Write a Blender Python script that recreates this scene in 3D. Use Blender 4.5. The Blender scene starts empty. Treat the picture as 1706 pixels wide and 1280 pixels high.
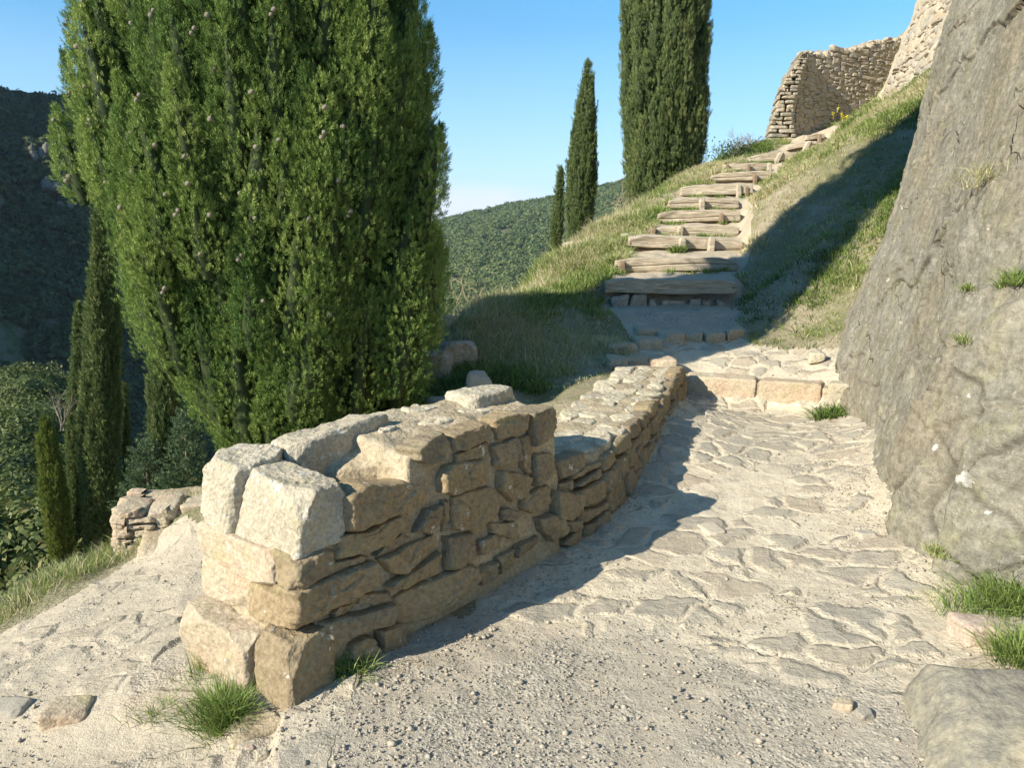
import bpy, math
import numpy as np
from math import radians as R, sin, cos
from mathutils import Vector

C = bpy.context.scene
rng = np.random.default_rng(7)

# ------------------------------------------------------------------ camera
PITCH = R(11.73); FPX = 1300.0
CAMZ = 1.6
cd = bpy.data.cameras.new("camera"); cam = bpy.data.objects.new("camera", cd)
C.collection.objects.link(cam); C.camera = cam
cam.location = (0, 0, CAMZ); cam.rotation_euler = (math.pi/2 - PITCH, 0, 0)
cd.sensor_width = 36; cd.lens = FPX/1706*36; cd.clip_start = .05; cd.clip_end = 6000

# ------------------------------------------------------------------ sky and sun
SUN_AZ, SUN_EL = 58.0, 31.0          # azimuth the shadows run to, measured from +Y towards +X
w = bpy.data.worlds.new("World"); C.world = w; w.use_nodes = True
nt = w.node_tree; nt.nodes.clear()
out = nt.nodes.new("ShaderNodeOutputWorld"); bg = nt.nodes.new("ShaderNodeBackground")
sky = nt.nodes.new("ShaderNodeTexSky"); sky.sky_type = 'NISHITA'; sky.sun_disc = False
sky.sun_elevation = R(SUN_EL); sky.sun_rotation = R(SUN_AZ + 180)
sky.altitude = 900; sky.air_density = 1.0; sky.dust_density = .1; sky.ozone_density = 2.0
tc = nt.nodes.new("ShaderNodeTexCoord")
sep = nt.nodes.new("ShaderNodeSeparateXYZ"); nt.links.new(tc.outputs["Generated"], sep.inputs[0])
mp = nt.nodes.new("ShaderNodeMapping"); mp.inputs["Scale"].default_value = (1, 1, 3.2)
nt.links.new(tc.outputs["Generated"], mp.inputs[0])
cn = nt.nodes.new("ShaderNodeTexNoise"); cn.inputs["Scale"].default_value = 5.5; cn.inputs["Detail"].default_value = 7
cn.inputs["Roughness"].default_value = .55
nt.links.new(mp.outputs[0], cn.inputs["Vector"])
band = nt.nodes.new("ShaderNodeMapRange"); band.inputs[1].default_value = .115; band.inputs[2].default_value = .0
band.inputs[3].default_value = 0; band.inputs[4].default_value = .32
nt.links.new(sep.outputs[2], band.inputs[0])
ad = nt.nodes.new("ShaderNodeMath"); ad.operation = 'ADD'
nt.links.new(cn.outputs[0], ad.inputs[0]); nt.links.new(band.outputs[0], ad.inputs[1])
cm = nt.nodes.new("ShaderNodeMapRange"); cm.inputs[1].default_value = .70; cm.inputs[2].default_value = .9
cm.inputs[3].default_value = 0; cm.inputs[4].default_value = .8
nt.links.new(ad.outputs[0], cm.inputs[0])
def _m(op, a_, b_):
    x_ = nt.nodes.new("ShaderNodeMath"); x_.operation = op
    for i_, q_ in enumerate((a_, b_)):
        if isinstance(q_, (int, float)): x_.inputs[i_].default_value = q_
        else: nt.links.new(q_, x_.inputs[i_])
    return x_.outputs[0]
def _r(v, a_, b_, c_, d_):
    x_ = nt.nodes.new("ShaderNodeMapRange"); x_.interpolation_type = 'SMOOTHSTEP'; nt.links.new(v, x_.inputs[0])
    for i_, q_ in zip((1, 2, 3, 4), (a_, b_, c_, d_)): x_.inputs[i_].default_value = q_
    return x_.outputs[0]
blob = _m('MULTIPLY', _r(_m('ABSOLUTE', _m('ADD', sep.outputs[0], .05), 0), 0, .2, 1, 0), _r(_m('ABSOLUTE', _m('SUBTRACT', sep.outputs[2], .012), 0), .0, .062, 1, 0))
cn2 = nt.nodes.new("ShaderNodeTexNoise"); cn2.inputs["Scale"].default_value = 9; cn2.inputs["Detail"].default_value = 7; nt.links.new(mp.outputs[0], cn2.inputs["Vector"])
blob = _r(_m('ADD', blob, _m('MULTIPLY', cn2.outputs[0], .9)), .72, 1.25, 0, .85)
cm_out = _m('MAXIMUM', cm.outputs[0], blob)
mix = nt.nodes.new("ShaderNodeMix"); mix.data_type = 'RGBA'
mix.inputs["B"].default_value = (4.6, 4.9, 5.6, 1)
hs = nt.nodes.new("ShaderNodeHueSaturation"); hs.inputs["Saturation"].default_value = 1.32; hs.inputs["Hue"].default_value = .49
nt.links.new(sky.outputs[0], hs.inputs["Color"])
dm = nt.nodes.new("ShaderNodeMapRange"); dm.inputs[1].default_value = 0; dm.inputs[2].default_value = .3; dm.inputs[3].default_value = .66; dm.inputs[4].default_value = 1.08
nt.links.new(sep.outputs[2], dm.inputs[0]); ml = nt.nodes.new("ShaderNodeVectorMath"); ml.operation = 'SCALE'
nt.links.new(hs.outputs[0], ml.inputs[0]); nt.links.new(dm.outputs[0], ml.inputs["Scale"])
nt.links.new(cm_out, mix.inputs["Factor"]); hm = nt.nodes.new("ShaderNodeMapRange"); hm.inputs[1].default_value = 0; hm.inputs[2].default_value = .22; hm.inputs[3].default_value = .75; hm.inputs[4].default_value = 0
nt.links.new(sep.outputs[2], hm.inputs[0]); mh = nt.nodes.new("ShaderNodeMix"); mh.data_type = 'RGBA'; mh.inputs["B"].default_value = (2.9, 4.5, 6.4, 1)
nt.links.new(hm.outputs[0], mh.inputs["Factor"]); nt.links.new(ml.outputs[0], mh.inputs["A"]); nt.links.new(mh.outputs["Result"], mix.inputs["A"])
nt.links.new(mix.outputs["Result"], bg.inputs[0]); bg.inputs[1].default_value = .115
nt.links.new(bg.outputs[0], out.inputs[0])

sl = bpy.data.lights.new("sun", 'SUN'); sl.energy = 5.0; sl.angle = R(.5); sl.color = (1, .93, .79)
so = bpy.data.objects.new("sun", sl); C.collection.objects.link(so)
a, e = R(SUN_AZ), R(SUN_EL)
sd = Vector((sin(a)*cos(e), cos(a)*cos(e), -sin(e)))
so.rotation_euler = sd.to_track_quat('-Z', 'Y').to_euler(); so.location = (-20, -15, 20)
C.view_settings.view_transform = 'Standard'; C.view_settings.look = 'None'
C.view_settings.exposure = .82; C.view_settings.gamma = 1
C.cycles.max_bounces = 6; C.cycles.diffuse_bounces = 3; C.cycles.volume_bounces = 1
C.cycles.transparent_max_bounces = 8

# ------------------------------------------------------------------ numeric helpers
def P(px, py, Y=None, Z=None):
    """a point of the place measured off a full-size photograph pixel and its depth or height"""
    u = (px-853)/FPX; v = (640-py)/FPX
    dy = cos(PITCH)+v*sin(PITCH); dz = -sin(PITCH)+v*cos(PITCH)
    if Y is None: Y = (Z-CAMZ)/(dz/dy)
    return np.array([Y*u/dy, Y, CAMZ+Y*dz/dy])

def _h(ix, iy, iz, s):
    h = (ix*374761393 + iy*668265263 + iz*2147483647 + s*1274126177) & 0xffffffff
    h = ((h ^ (h >> 13))*1274126177) & 0xffffffff
    h = ((h ^ (h >> 16))*2246822519) & 0xffffffff
    return ((h ^ (h >> 15)) & 0xffffff)/16777215.0
def vnoise(p, s=0):
    p = np.asarray(p, float); i = np.floor(p).astype(np.int64); f = p-i
    f = f*f*f*(f*(f*6-15)+10); r = 0
    for dx in (0, 1):
        for dy in (0, 1):
            for dz in (0, 1):
                wt = (f[:, 0] if dx else 1-f[:, 0])*(f[:, 1] if dy else 1-f[:, 1])*(f[:, 2] if dz else 1-f[:, 2])
                r = r + wt*_h(i[:, 0]+dx, i[:, 1]+dy, i[:, 2]+dz, s)
    return r*2-1
def fbm(p, fr=1., o=4, s=0, g=.5, ridge=False):
    p = np.asarray(p, float); r = 0; a_ = 1.; t = 0
    for k in range(o):
        n = vnoise(p*fr+k*17.3, s+k)
        if ridge: n = 1-2*np.abs(n)
        r = r+a_*n; t += a_; a_ *= g; fr *= 2.03
    return r/t
def worley(p, s=0):
    """F1 cell id and F2-F1 of 3-D points"""
    p = np.asarray(p, float); i = np.floor(p).astype(np.int64)
    d1 = np.full(len(p), 9.); d2 = np.full(len(p), 9.); idd = np.zeros(len(p))
    for dx in (-1, 0, 1):
        for dy in (-1, 0, 1):
            for dz in (-1, 0, 1):
                c = i+np.array([dx, dy, dz])
                q = np.stack([_h(c[:, 0], c[:, 1], c[:, 2], s+k) for k in range(3)], 1)+c
                d = np.linalg.norm(q-p, axis=1); n = d < d1
                d2 = np.where(n, d1, np.minimum(d2, d)); idd = np.where(n, _h(c[:, 0], c[:, 1], c[:, 2], s+9), idd)
                d1 = np.where(n, d, d1)
    return idd, d2-d1
def planes(p, s=0):
    """broken facets: every cell of p is a tilted plane"""
    p = np.asarray(p, float); i = np.floor(p).astype(np.int64); d1 = np.full(len(p), 9.); d2 = np.full(len(p), 9.); h = np.zeros(len(p))
    for dx in (-1, 0, 1):
        for dy in (-1, 0, 1):
            for dz in (-1, 0, 1):
                c = i+np.array([dx, dy, dz]); k = [_h(c[:, 0], c[:, 1], c[:, 2], s+m_) for m_ in range(7)]
                q = np.stack(k[:3], 1)+c-p; d = np.linalg.norm(q, axis=1); n = d < d1
                d2 = np.where(n, d1, np.minimum(d2, d)); d1 = np.where(n, d, d1)
                h = np.where(n, (k[3]-.5)+1.5*((k[4]-.5)*q[:, 0]+(k[5]-.5)*q[:, 1]+(k[6]-.5)*q[:, 2]), h)
    return h, d2-d1
def sst(a_, b_, x):
    t = np.clip((x-a_)/(b_-a_), 0, 1); return t*t*(3-2*t)

def mesh_obj(name, V, F, mat=None, parent=None, attrs=None, smooth=False):
    """V (n,3); F an array of quads or triangles, or a list of such arrays"""
    V = np.asarray(V, np.float32)
    Fs = F if isinstance(F, list) else [F]
    Fs = [np.asarray(x, np.int32) for x in Fs if len(x)]
    me = bpy.data.meshes.new(name)
    me.vertices.add(len(V)); me.vertices.foreach_set("co", V.ravel())
    nl = sum(x.size for x in Fs); nf = sum(len(x) for x in Fs)
    me.loops.add(nl); me.polygons.add(nf)
    me.loops.foreach_set("vertex_index", np.concatenate([x.ravel() for x in Fs]))
    tot = np.concatenate([np.full(len(x), x.shape[1], np.int32) for x in Fs])
    me.polygons.foreach_set("loop_start", np.concatenate([[0], np.cumsum(tot)[:-1]]).astype(np.int32))
    me.update(calc_edges=True)
    if smooth: me.polygons.foreach_set("use_smooth", np.ones(nf, bool))
    for k, v in (attrs or {}).items():
        at = me.attributes.new(k, 'FLOAT', 'POINT'); at.data.foreach_set("value", np.asarray(v, np.float32))
    if mat: me.materials.append(mat)
    o = bpy.data.objects.new(name, me); C.collection.objects.link(o)
    if parent: o.parent = parent
    return o

class Bag:
    """collects pieces for ONE mesh"""
    def __init__(s): s.V = []; s.Q = []; s.T = []; s.n = 0; s.A = []
    def add(s, V, Q=None, T=None, a=0.):
        V = np.asarray(V, float)
        if Q is not None and len(Q): s.Q.append(np.asarray(Q)+s.n)
        if T is not None and len(T): s.T.append(np.asarray(T)+s.n)
        s.V.append(V); s.n += len(V)
        s.A.append(np.full(len(V), a) if np.isscalar(a) else np.asarray(a, float))
    def build(s, name, mat, parent=None, smooth=False, loc=None):
        F = []
        if s.Q: F.append(np.concatenate(s.Q))
        if s.T: F.append(np.concatenate(s.T))
        V = np.concatenate(s.V)
        if loc is not None: V = V-np.asarray(loc)
        return mesh_obj(name, V, F, mat, parent, {"v": np.concatenate(s.A)}, smooth)

def tag(o, label=None, cat=None, group=None, kind=None):
    if label: o["label"] = label
    if cat: o["category"] = cat
    if group: o["group"] = group
    if kind: o["kind"] = kind
    return o
def empty(name, loc, label, cat, group=None):
    o = bpy.data.objects.new(name, None); C.collection.objects.link(o); o.location = tuple(float(x) for x in loc)
    o.empty_display_size = .2
    return tag(o, label, cat, group)

# ------------------------------------------------------------------ materials
class M:
    def __init__(s, name, rough=.85, spec=.25):
        s.m = bpy.data.materials.new(name); s.m.use_nodes = True; s.t = s.m.node_tree
        s.b = s.t.nodes["Principled BSDF"]; s.o = s.t.nodes["Material Output"]
        s.b.inputs["Roughness"].default_value = rough; s.b.inputs["Specular IOR Level"].default_value = spec
        s.co = s.t.nodes.new("ShaderNodeTexCoord").outputs["Object"]
    def n(s, ty, **k):
        x = s.t.nodes.new(ty)
        for a_, b_ in k.items(): setattr(x, a_, b_)
        return x
    def L(s, a_, b_):
        if isinstance(a_, (int, float)): b_.default_value = a_
        elif isinstance(a_, tuple): b_.default_value = a_ if len(a_) == 4 or b_.type == 'VECTOR' else a_+(1,)
        else: s.t.links.new(a_, b_)
    def noise(s, sc, det=4, ro=.55, vec=None, dist=0, col=False):
        x = s.n("ShaderNodeTexNoise"); x.inputs["Scale"].default_value = sc; x.inputs["Detail"].default_value = det
        x.inputs["Roughness"].default_value = ro; x.inputs["Distortion"].default_value = dist
        s.L(vec or s.co, x.inputs["Vector"]); return x.outputs["Color" if col else 0]
    def vor(s, sc, feat='F1', vec=None, outp=0):
        x = s.n("ShaderNodeTexVoronoi", feature=feat); x.inputs["Scale"].default_value = sc
        s.L(vec or s.co, x.inputs["Vector"]); return x.outputs[outp]
    def map(s, v, a_, b_, c_=0., d_=1.):
        x = s.n("ShaderNodeMapRange"); s.L(v, x.inputs[0])
        for i, q in zip((1, 2, 3, 4), (a_, b_, c_, d_)): s.L(q, x.inputs[i])
        return x.outputs[0]
    def math(s, op, a_, b_=0., c_=0.):
        x = s.n("ShaderNodeMath", operation=op); s.L(a_, x.inputs[0]); s.L(b_, x.inputs[1]); s.L(c_, x.inputs[2]); return x.outputs[0]
    def mix(s, f, a_, b_, mode='MIX'):
        x = s.n("ShaderNodeMix", data_type='RGBA', blend_type=mode)
        s.L(f, x.inputs["Factor"]); s.L(a_, x.inputs["A"]); s.L(b_, x.inputs["B"]); return x.outputs["Result"]
    def attr(s, name):
        return s.n("ShaderNodeAttribute", attribute_name=name).outputs["Fac"]
    def mapping(s, sc=(1, 1, 1), rot=(0, 0, 0), vec=None):
        x = s.n("ShaderNodeMapping"); x.inputs["Scale"].default_value = sc; x.inputs["Rotation"].default_value = rot
        s.L(vec or s.co, x.inputs[0]); return x.outputs[0]
    def warp(s, amt, sc):
        n_ = s.noise(sc, 2, .5, col=True)
        x = s.n("ShaderNodeVectorMath", operation='MULTIPLY_ADD'); s.L(n_, x.inputs[0]); x.inputs[1].default_value = (amt,)*3
        s.L(s.co, x.inputs[2]); return x.outputs[0]
    def bump(s, hgt, dist=.01, st=1., nrm=None):
        x = s.n("ShaderNodeBump"); x.inputs["Distance"].default_value = dist; x.inputs["Strength"].default_value = st
        s.L(hgt, x.inputs["Height"])
        if nrm: s.L(nrm, x.inputs["Normal"])
        return x.outputs[0]
    def done(s, col, nrm=None, disp=None):
        s.L(col, s.b.inputs["Base Color"])
        if nrm: s.L(nrm, s.b.inputs["Normal"])
        if disp: s.L(disp, s.o.inputs["Displacement"])
        return s.m

def stone_mat(name, ca, cb, cc, sc=1., lichen=0., bump=.006, stripes=None, orange=0.):
    m = M(name, .88, .2)
    big = m.noise(3.2*sc, 5, .6); fine = m.noise(38*sc, 4, .65)
    v = m.attr("v")
    c = m.mix(v, ca, cb)
    c = m.mix(m.map(big, .42, .68, 0, .75), c, cc)
    if stripes:
        st = m.noise(9*sc, 5, .65, vec=m.mapping(*stripes))
        c = m.mix(m.map(st, .45, .62, 0, .5), c, tuple(x*.62 for x in ca))
    c = m.mix(.75, c, m.map(fine, .25, .75, .45, 1.3), 'MULTIPLY')
    sp = m.noise(95*sc, 2, .5)
    c = m.mix(m.map(sp, .6, .7, 0, .35), c, tuple(x*.4 for x in ca))
    if lichen:
        li = m.noise(11*sc, 6, .7)
        c = m.mix(m.map(li, .66-lichen*.1, .69-lichen*.1, 0, .8), c, (.62, .61, .54))
        l2 = m.noise(6*sc, 6, .75, vec=m.mapping((1, 1, 1), (1, 2, 3)))
        c = m.mix(m.map(l2, .55, .66, 0, .4), c, (.33, .32, .13))
    if orange:
        l3 = m.noise(1.3*sc, 5, .7)
        c = m.mix(m.map(l3, .62, .68, 0, orange), c, (.5, .24, .06))
    h = m.math('ADD', m.math('MULTIPLY', fine, .5), m.noise(14*sc, 5, .6))
    return m.done(c, m.bump(h, bump, 1.))

MAT = {}
MAT['stone'] = stone_mat("brown_schist", (.345, .25, .14), (.235, .19, .13), (.38, .305, .18), 1.3, .15, .014)
MAT['pale'] = stone_mat("pale_limestone", (.55, .485, .365), (.5, .43, .31), (.4, .345, .25), 1.8, .55, .016)
MAT['mortar'] = stone_mat("lime_mortar", (.47, .38, .25), (.36, .285, .18), (.6, .51, .36), 1.6, 0, .016)
MAT['cream'] = stone_mat("cream_coping_stone", (.58, .5, .35), (.46, .405, .3), (.62, .54, .39), 1.6, .1, .012)
MAT['step'] = stone_mat("step_stone", (.45, .37, .26), (.5, .42, .3), (.52, .36, .24), 1.4, .1, .012)
MAT['ruin'] = stone_mat("rubble_stone", (.48, .4, .29), (.35, .32, .27), (.54, .46, .34), .8, .2, .02, orange=.6)
MAT['ruinm'] = stone_mat("rubble_mortar", (.52, .44, .32), (.52, .44, .32), (.58, .5, .37), .8, .0, .03)

# timber
m = M("weathered_timber", .85, .15)
gr = m.noise(6, 7, .7, vec=m.mapping((.8, 9, 12)))
c = m.mix(m.map(gr, .36, .6), (.24, .19, .13), (.66, .56, .42))
c = m.mix(m.map(m.noise(3, 5, .7), .45, .62, 0, .75), c, (.42, .37, .29))
MAT['wood'] = m.done(c, m.bump(gr, .012))
m = M("dark_timber", .8, .2)
gr = m.noise(6, 5, .65, vec=m.mapping((14, 14, 1.5)))
MAT['peg'] = m.done(m.mix(gr, (.13, .09, .06), (.36, .27, .18)), m.bump(gr, .01))

# foliage: attribute v runs from deep green to yellow green
def leaf_mat(name, dark, light, tip=(.2, .2, .05), heart_shade=(.05, .07, .025)):
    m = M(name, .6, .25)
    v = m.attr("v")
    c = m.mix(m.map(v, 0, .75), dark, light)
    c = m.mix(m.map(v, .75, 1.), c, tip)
    if heart_shade: c = m.mix(m.map(v, .0, .05, 1, 0), c, heart_shade)  # lowest v, on hulls and cores: crown's inner shade painted in as darker colour
    m.L(c, m.b.inputs["Base Color"])
    tr = m.n("ShaderNodeBsdfTranslucent"); m.L(c, tr.inputs[0])
    mx = m.n("ShaderNodeMixShader"); mx.inputs[0].default_value = .22
    m.L(m.b.outputs[0], mx.inputs[1]); m.L(tr.outputs[0], mx.inputs[2]); m.L(mx.outputs[0], m.o.inputs[0])
    return m.m
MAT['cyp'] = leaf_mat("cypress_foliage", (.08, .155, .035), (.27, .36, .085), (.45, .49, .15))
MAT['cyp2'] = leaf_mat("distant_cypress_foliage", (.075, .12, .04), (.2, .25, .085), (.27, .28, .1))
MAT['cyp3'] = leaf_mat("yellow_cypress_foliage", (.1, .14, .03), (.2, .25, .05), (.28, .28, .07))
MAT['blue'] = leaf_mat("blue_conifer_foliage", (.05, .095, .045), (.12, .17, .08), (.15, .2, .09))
MAT['grass'] = leaf_mat("grass_blades", (.12, .22, .04), (.32, .37, .11), (.6, .52, .33))
MAT['scrub'] = leaf_mat("scrub_foliage", (.055, .085, .025), (.14, .17, .05), (.24, .22, .08))
MAT['scrub_shade'] = leaf_mat('hill_scrub_painted_shade', (.03, .05, .016), (.08, .1, .03), (.14, .13, .05))  # darker copy of the scrub colours, the far hill's shade painted in
MAT['wood2'] = leaf_mat("woodland_foliage", (.06, .09, .025), (.14, .18, .055), (.22, .2, .09))
m = M("bark", .9, .1); nb = m.noise(12, 5, .6, vec=m.mapping((3, 3, .6)))
MAT['bark'] = m.done(m.mix(nb, (.11, .08, .06), (.3, .23, .17)), m.bump(nb, .02))
m = M("dry_twigs", .9, .1); MAT['twig'] = m.done(m.mix(m.noise(9), (.36, .28, .17), (.5, .42, .28)))
m = M("grey_twigs", .9, .1); MAT['gtwig'] = m.done(m.mix(m.noise(9), (.2, .17, .14), (.32, .27, .22)))
m = M("cypress_cone", .75, .2); nb = m.vor(55, 'DISTANCE_TO_EDGE')
MAT['cone'] = m.done(m.mix(m.map(nb, 0, .1), (.34, .26, .18), m.mix(m.noise(6), (.55, .45, .34), (.74, .66, .55))), m.bump(m.map(nb, 0, .15), .004))
m = M("yellow_petals", .6, .1); MAT['yellow'] = m.done((.75, .62, .03))

# ------------------------------------------------------------------ the near terrain: a smooth sheet through measured points
LOGS = [  # left px, right px, top py, depth of the front face, tilt up to the right
    (1010, 1222, 466, 8.8, 0), (1027, 1225, 431, 9.8, .0), (1050, 1238, 395, 10.7, 0), (1090, 1228, 376, 11.4, 0),
    (1098, 1232, 352, 12.1, .0), (1115, 1232, 331, 12.8, 0), (1136, 1252, 308, 13.5, .01), (1187, 1287, 287, 14.3, .04),
    (1208, 1282, 271, 15.1, .02), (1248, 1326, 256, 15.9, .05), (1313, 1362, 237, 16.9, .04), (1345, 1375, 222, 17.8, .02)]
LG = []
for (a_, b_, c_, Y_, t_) in LOGS:
    q0, q1 = P(a_, c_, Y_), P(b_, c_, Y_); LG.append((Y_, q0[0], q1[0], (q0[2]+q1[2])/2, t_))
LG = np.array(LG)

ctl = []
for x in [(0, 0, 0), (-1, 0, -.02), (2, 0, .05), (0, -3, 0), (-3, -3, -.1), (4, -3, .3), (3, -1, .2), (4, 2, .7), (-2, 0, -.08), (-1.8, 1.8, -.1), (-4, 1, -.7), (-3.4, 2.6, -.75),
          (-3.2, 3.5, -.9), (-3.2, 4.8, -1.7), (-5.6, 9, -2.9), (-6.5, 12, -5), (-2.7, 5.4, -.9), (-1.85, 6, -.45), (-.85, 6, -.12), (-1.0, 4.6, -.12),
          (-3.0, 7.5, -2.3), (-1.6, 8, -.9), (-1, 10, -.8), (0, 12, -.6), (.9, 14.5, .2), (1.5, 18, .4), (-1.5, 14, -3.2), (3.2, 21, 1.2),
          (-4.5, 18, -7), (-6, 5, -4.2), (-9, 11, -8), (-8, 3, -5), (0, 22, -3), (5, 24, 2.2), (9, 24, 5), (8, 13, 5.0), (9, 18, 5.4), (6.5, 9, 3.6), (3.4, 4, .9), (5, 5.5, 2.2), (8.5, 22, 4.6)]:
    ctl.append(x)
for x in [(480, 1230, -.0), (853, 1270, 0), (1300, 1270, .01), (1600, 1200, .05), (1005, 970, .02), (1300, 1000, .035), (1560, 1000, .06), (1200, 850, .06), (1480, 860, .1),
          (1045, 790, .1), (1300, 740, .14), (1160, 680, .17), (1400, 690, .17), (310, 1125, -.08), (200, 938, -.33), (60, 975, -.42), (0, 1240, -.14), (250, 1250, -.07),
          (300, 860, -.1), (250, 930, -.24), (100, 1100, -.22), (900, 685, .08)]:
    ctl.append(P(x[0], x[1], Z=x[2]))
for x in [(1140, 655, 6.5), (1400, 675, 6.0), (1160, 628, 6.9), (1390, 632, 6.4), (1240, 600, 7.0), (1390, 605, 6.7), (1100, 605, 7.0), (1240, 564, 7.7), (1060, 578, 7.5), (1120, 530, 8.3), (1230, 530, 8.3), (1005, 500, 8.7),
          (1260, 480, 9.2), (1420, 598, 6.6), (1310, 565, 7.5), (1425, 510, 7.4), (1440, 420, 8.2), (1480, 330, 9.2), (1500, 250, 10.4), (1516, 173, 12.2), (1254, 386, 10.5), (1353, 292, 10.9), (1403, 232, 11.7),
          (1343, 435, 8.5), (1428, 346, 8.9), (1290, 320, 12.6), (1350, 268, 14.0), (1372, 248, 15.4), (1420, 220, 14.8), (1392, 232, 17.0), (1455, 190, 16.4), (1300, 240, 19.6), (1370, 224, 19.4), (1430, 208, 19.8), (1360, 230, 21.5), (1000, 445, 10), (950, 470, 9.5), (1010, 402, 11.3), (1080, 352, 13), (1045, 352, 14), (1140, 300, 15.4),
          (1205, 272, 16.4), (1270, 243, 17.6), (850, 498, 8.9), (770, 520, 8.3), (745, 550, 7.6), (810, 600, 7.1), (900, 560, 7.7), (965, 600, 7.0), (800, 645, 6.3), (925, 665, 5.7), (960, 640, 6.2), (960, 408, 12.5), (900, 445, 11)]:
    ctl.append(P(*x))
for (Y_, x0, x1, z_, t_) in LG: ctl.append(((x0+x1)/2, Y_, z_-.11))
ctl = np.array([np.array(c_, float) for c_ in ctl])
def _tps(A, B):
    d = np.sqrt(((A[:, None]-B[None])**2).sum(2)); return np.where(d > 1e-9, d*d*np.log(d+1e-12), 0)
_n = len(ctl); K = np.zeros((_n+3, _n+3)); K[:_n, :_n] = _tps(ctl[:, :2], ctl[:, :2])+np.eye(_n)*.02
K[:_n, _n] = 1; K[:_n, _n+1:] = ctl[:, :2]; K[_n, :_n] = 1; K[_n+1:, :_n] = ctl[:, :2].T
_w = np.linalg.solve(K, np.concatenate([ctl[:, 2], [0, 0, 0]]))
def base_z(x, y):
    q = np.stack([x, y], 1); r = np.empty(len(q))
    for i in range(0, len(q), 40000):
        b_ = q[i:i+40000]; r[i:i+40000] = _tps(b_, ctl[:, :2])@_w[:_n]+_w[_n]+b_@_w[_n+1:]
    return r

RISE1 = np.array([P(1138, 657, 6.58)[:2], P(1250, 668, 6.3)[:2], P(1412, 680, 6.02)[:2]])      # foot of the three-block stone step
def path_mask(x, y):
    """1 on the trodden way, 0 on grass"""
    xl = np.interp(y, [-3, 2, 3.9, 5.9, 6.6, 7.4, 8.0, 8.7, 9.8, 11, 12.2, 13.5, 14.5, 16, 18], [-9, -.9, .35, 1.15, 1.15, 1.05, 1.2, 1.0, 1.35, 1.75, 2.3, 2.8, 3.8, 4.7, 6.2])
    xr = np.interp(y, [-3, 1.5, 2.6, 3.2, 3.9, 5.4, 6.0, 6.8, 7.4, 8.2, 9.5, 11, 12.2, 13.5, 14.5, 16, 18], [6, 3, 2.6, 2.2, 2.1, 2.5, 2.8, 2.9, 2.45, 2.35, 2.75, 3.3, 3.7, 4.25, 4.9, 5.9, 7.2])
    wv = .16*fbm(np.stack([x, y, x*0], 1), 2.1, 3, 31)
    a_ = sst(-.1, .12, x-xl+wv)*sst(-.1, .12, xr-x+wv)
    # the other way that drops off to the left of the wall
    xe = np.interp(y, [-3, 2.2, 3.0, 3.7, 4.3, 4.6], [-3.2, -2.9, -2.75, -2.35, -2.0, -1.5])
    yt = np.interp(x, [-4, -2.0, -1.9, -1.2, -.6], [4.3, 4.3, 4.25, 3.6, 3.0])
    b_ = sst(-.1, .12, x-xe+wv)*sst(-.12, .12, yt-y+wv)*(x < .2)
    return np.maximum(a_, b_)
def gz(x, y, detail=True):
    x = np.atleast_1d(np.asarray(x, float)); y = np.atleast_1d(np.asarray(y, float))
    z = base_z(x, y)
    q = np.stack([x, y, x*0], 1)
    pm = path_mask(x, y)
    if detail:
        z = z+fbm(q, 1.1, 3, 3)*.05*(1-pm)*sst(2, 6, np.abs(y)+np.abs(x))+fbm(q, 5, 3, 5)*.022*(1-.75*pm)
    # stone step
    yf = np.interp(x, RISE1[:, 0], RISE1[:, 1])
    mk = sst(1.2, 1.5, x)*sst(3.1, 2.9, x)
    near = sst(1.3, .0, np.abs(y-yf))
    z = z+mk*near*((-.03+.08*sst(.03, .11, y-yf)))
    # timber steps
    Ys = LG[:, 0]; k = np.clip(np.searchsorted(Ys, y-.1)-1, -1, len(Ys)-1)
    kk = np.clip(k, 0, len(Ys)-1); kn = np.clip(k+1, 0, len(Ys)-1)
    t = np.clip((y-.1-Ys[kk])/(np.maximum(Ys[kn]-Ys[kk], .01)), 0, 1)
    top = LG[kk, 3]-.02; nxt = LG[kn, 3]-.155
    zs = top+(nxt-top)*np.clip(t, 0, 1)*.8
    zlow = P(1120, 520, 8.4)[2]+(y-8.4)*.1
    zs = np.where(k < 0, zlow, zs); zs = np.where(k >= len(Ys)-1, top, zs)
    xc0 = np.interp(y, Ys, LG[:, 1]); xc1 = np.interp(y, Ys, LG[:, 2])
    m_ = sst(-.28, .02, x-xc0)*sst(-.25, .02, xc1-x)*sst(8.2, 8.5, y)*sst(18.6, 18.2, y)
    z = z*(1-m_)+(zs+.03*fbm(q, 5, 3, 8))*m_
    # lip between the gravel and the lower way in front of the wall's end
    lip = sst(0, .05, -(x+.73+.13*(y-2.05)+.03*vnoise(q*6, 4)))*sst(2.7, 2.3, y)*sst(-2, 1, y)
    z = z-.06*lip
    return z
def gz1(x, y): return float(gz(x, y)[0])

D0 = 1.6
nd, nu = 760, 860
dd = np.exp(np.linspace(np.log(.6), np.log(26+D0), nd)); uu = np.linspace(-.95, .8, nu)
DDg, UUg = np.meshgrid(dd, uu, indexing='ij')
GX = (DDg*UUg).ravel(); GY = (DDg-D0).ravel()
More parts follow.
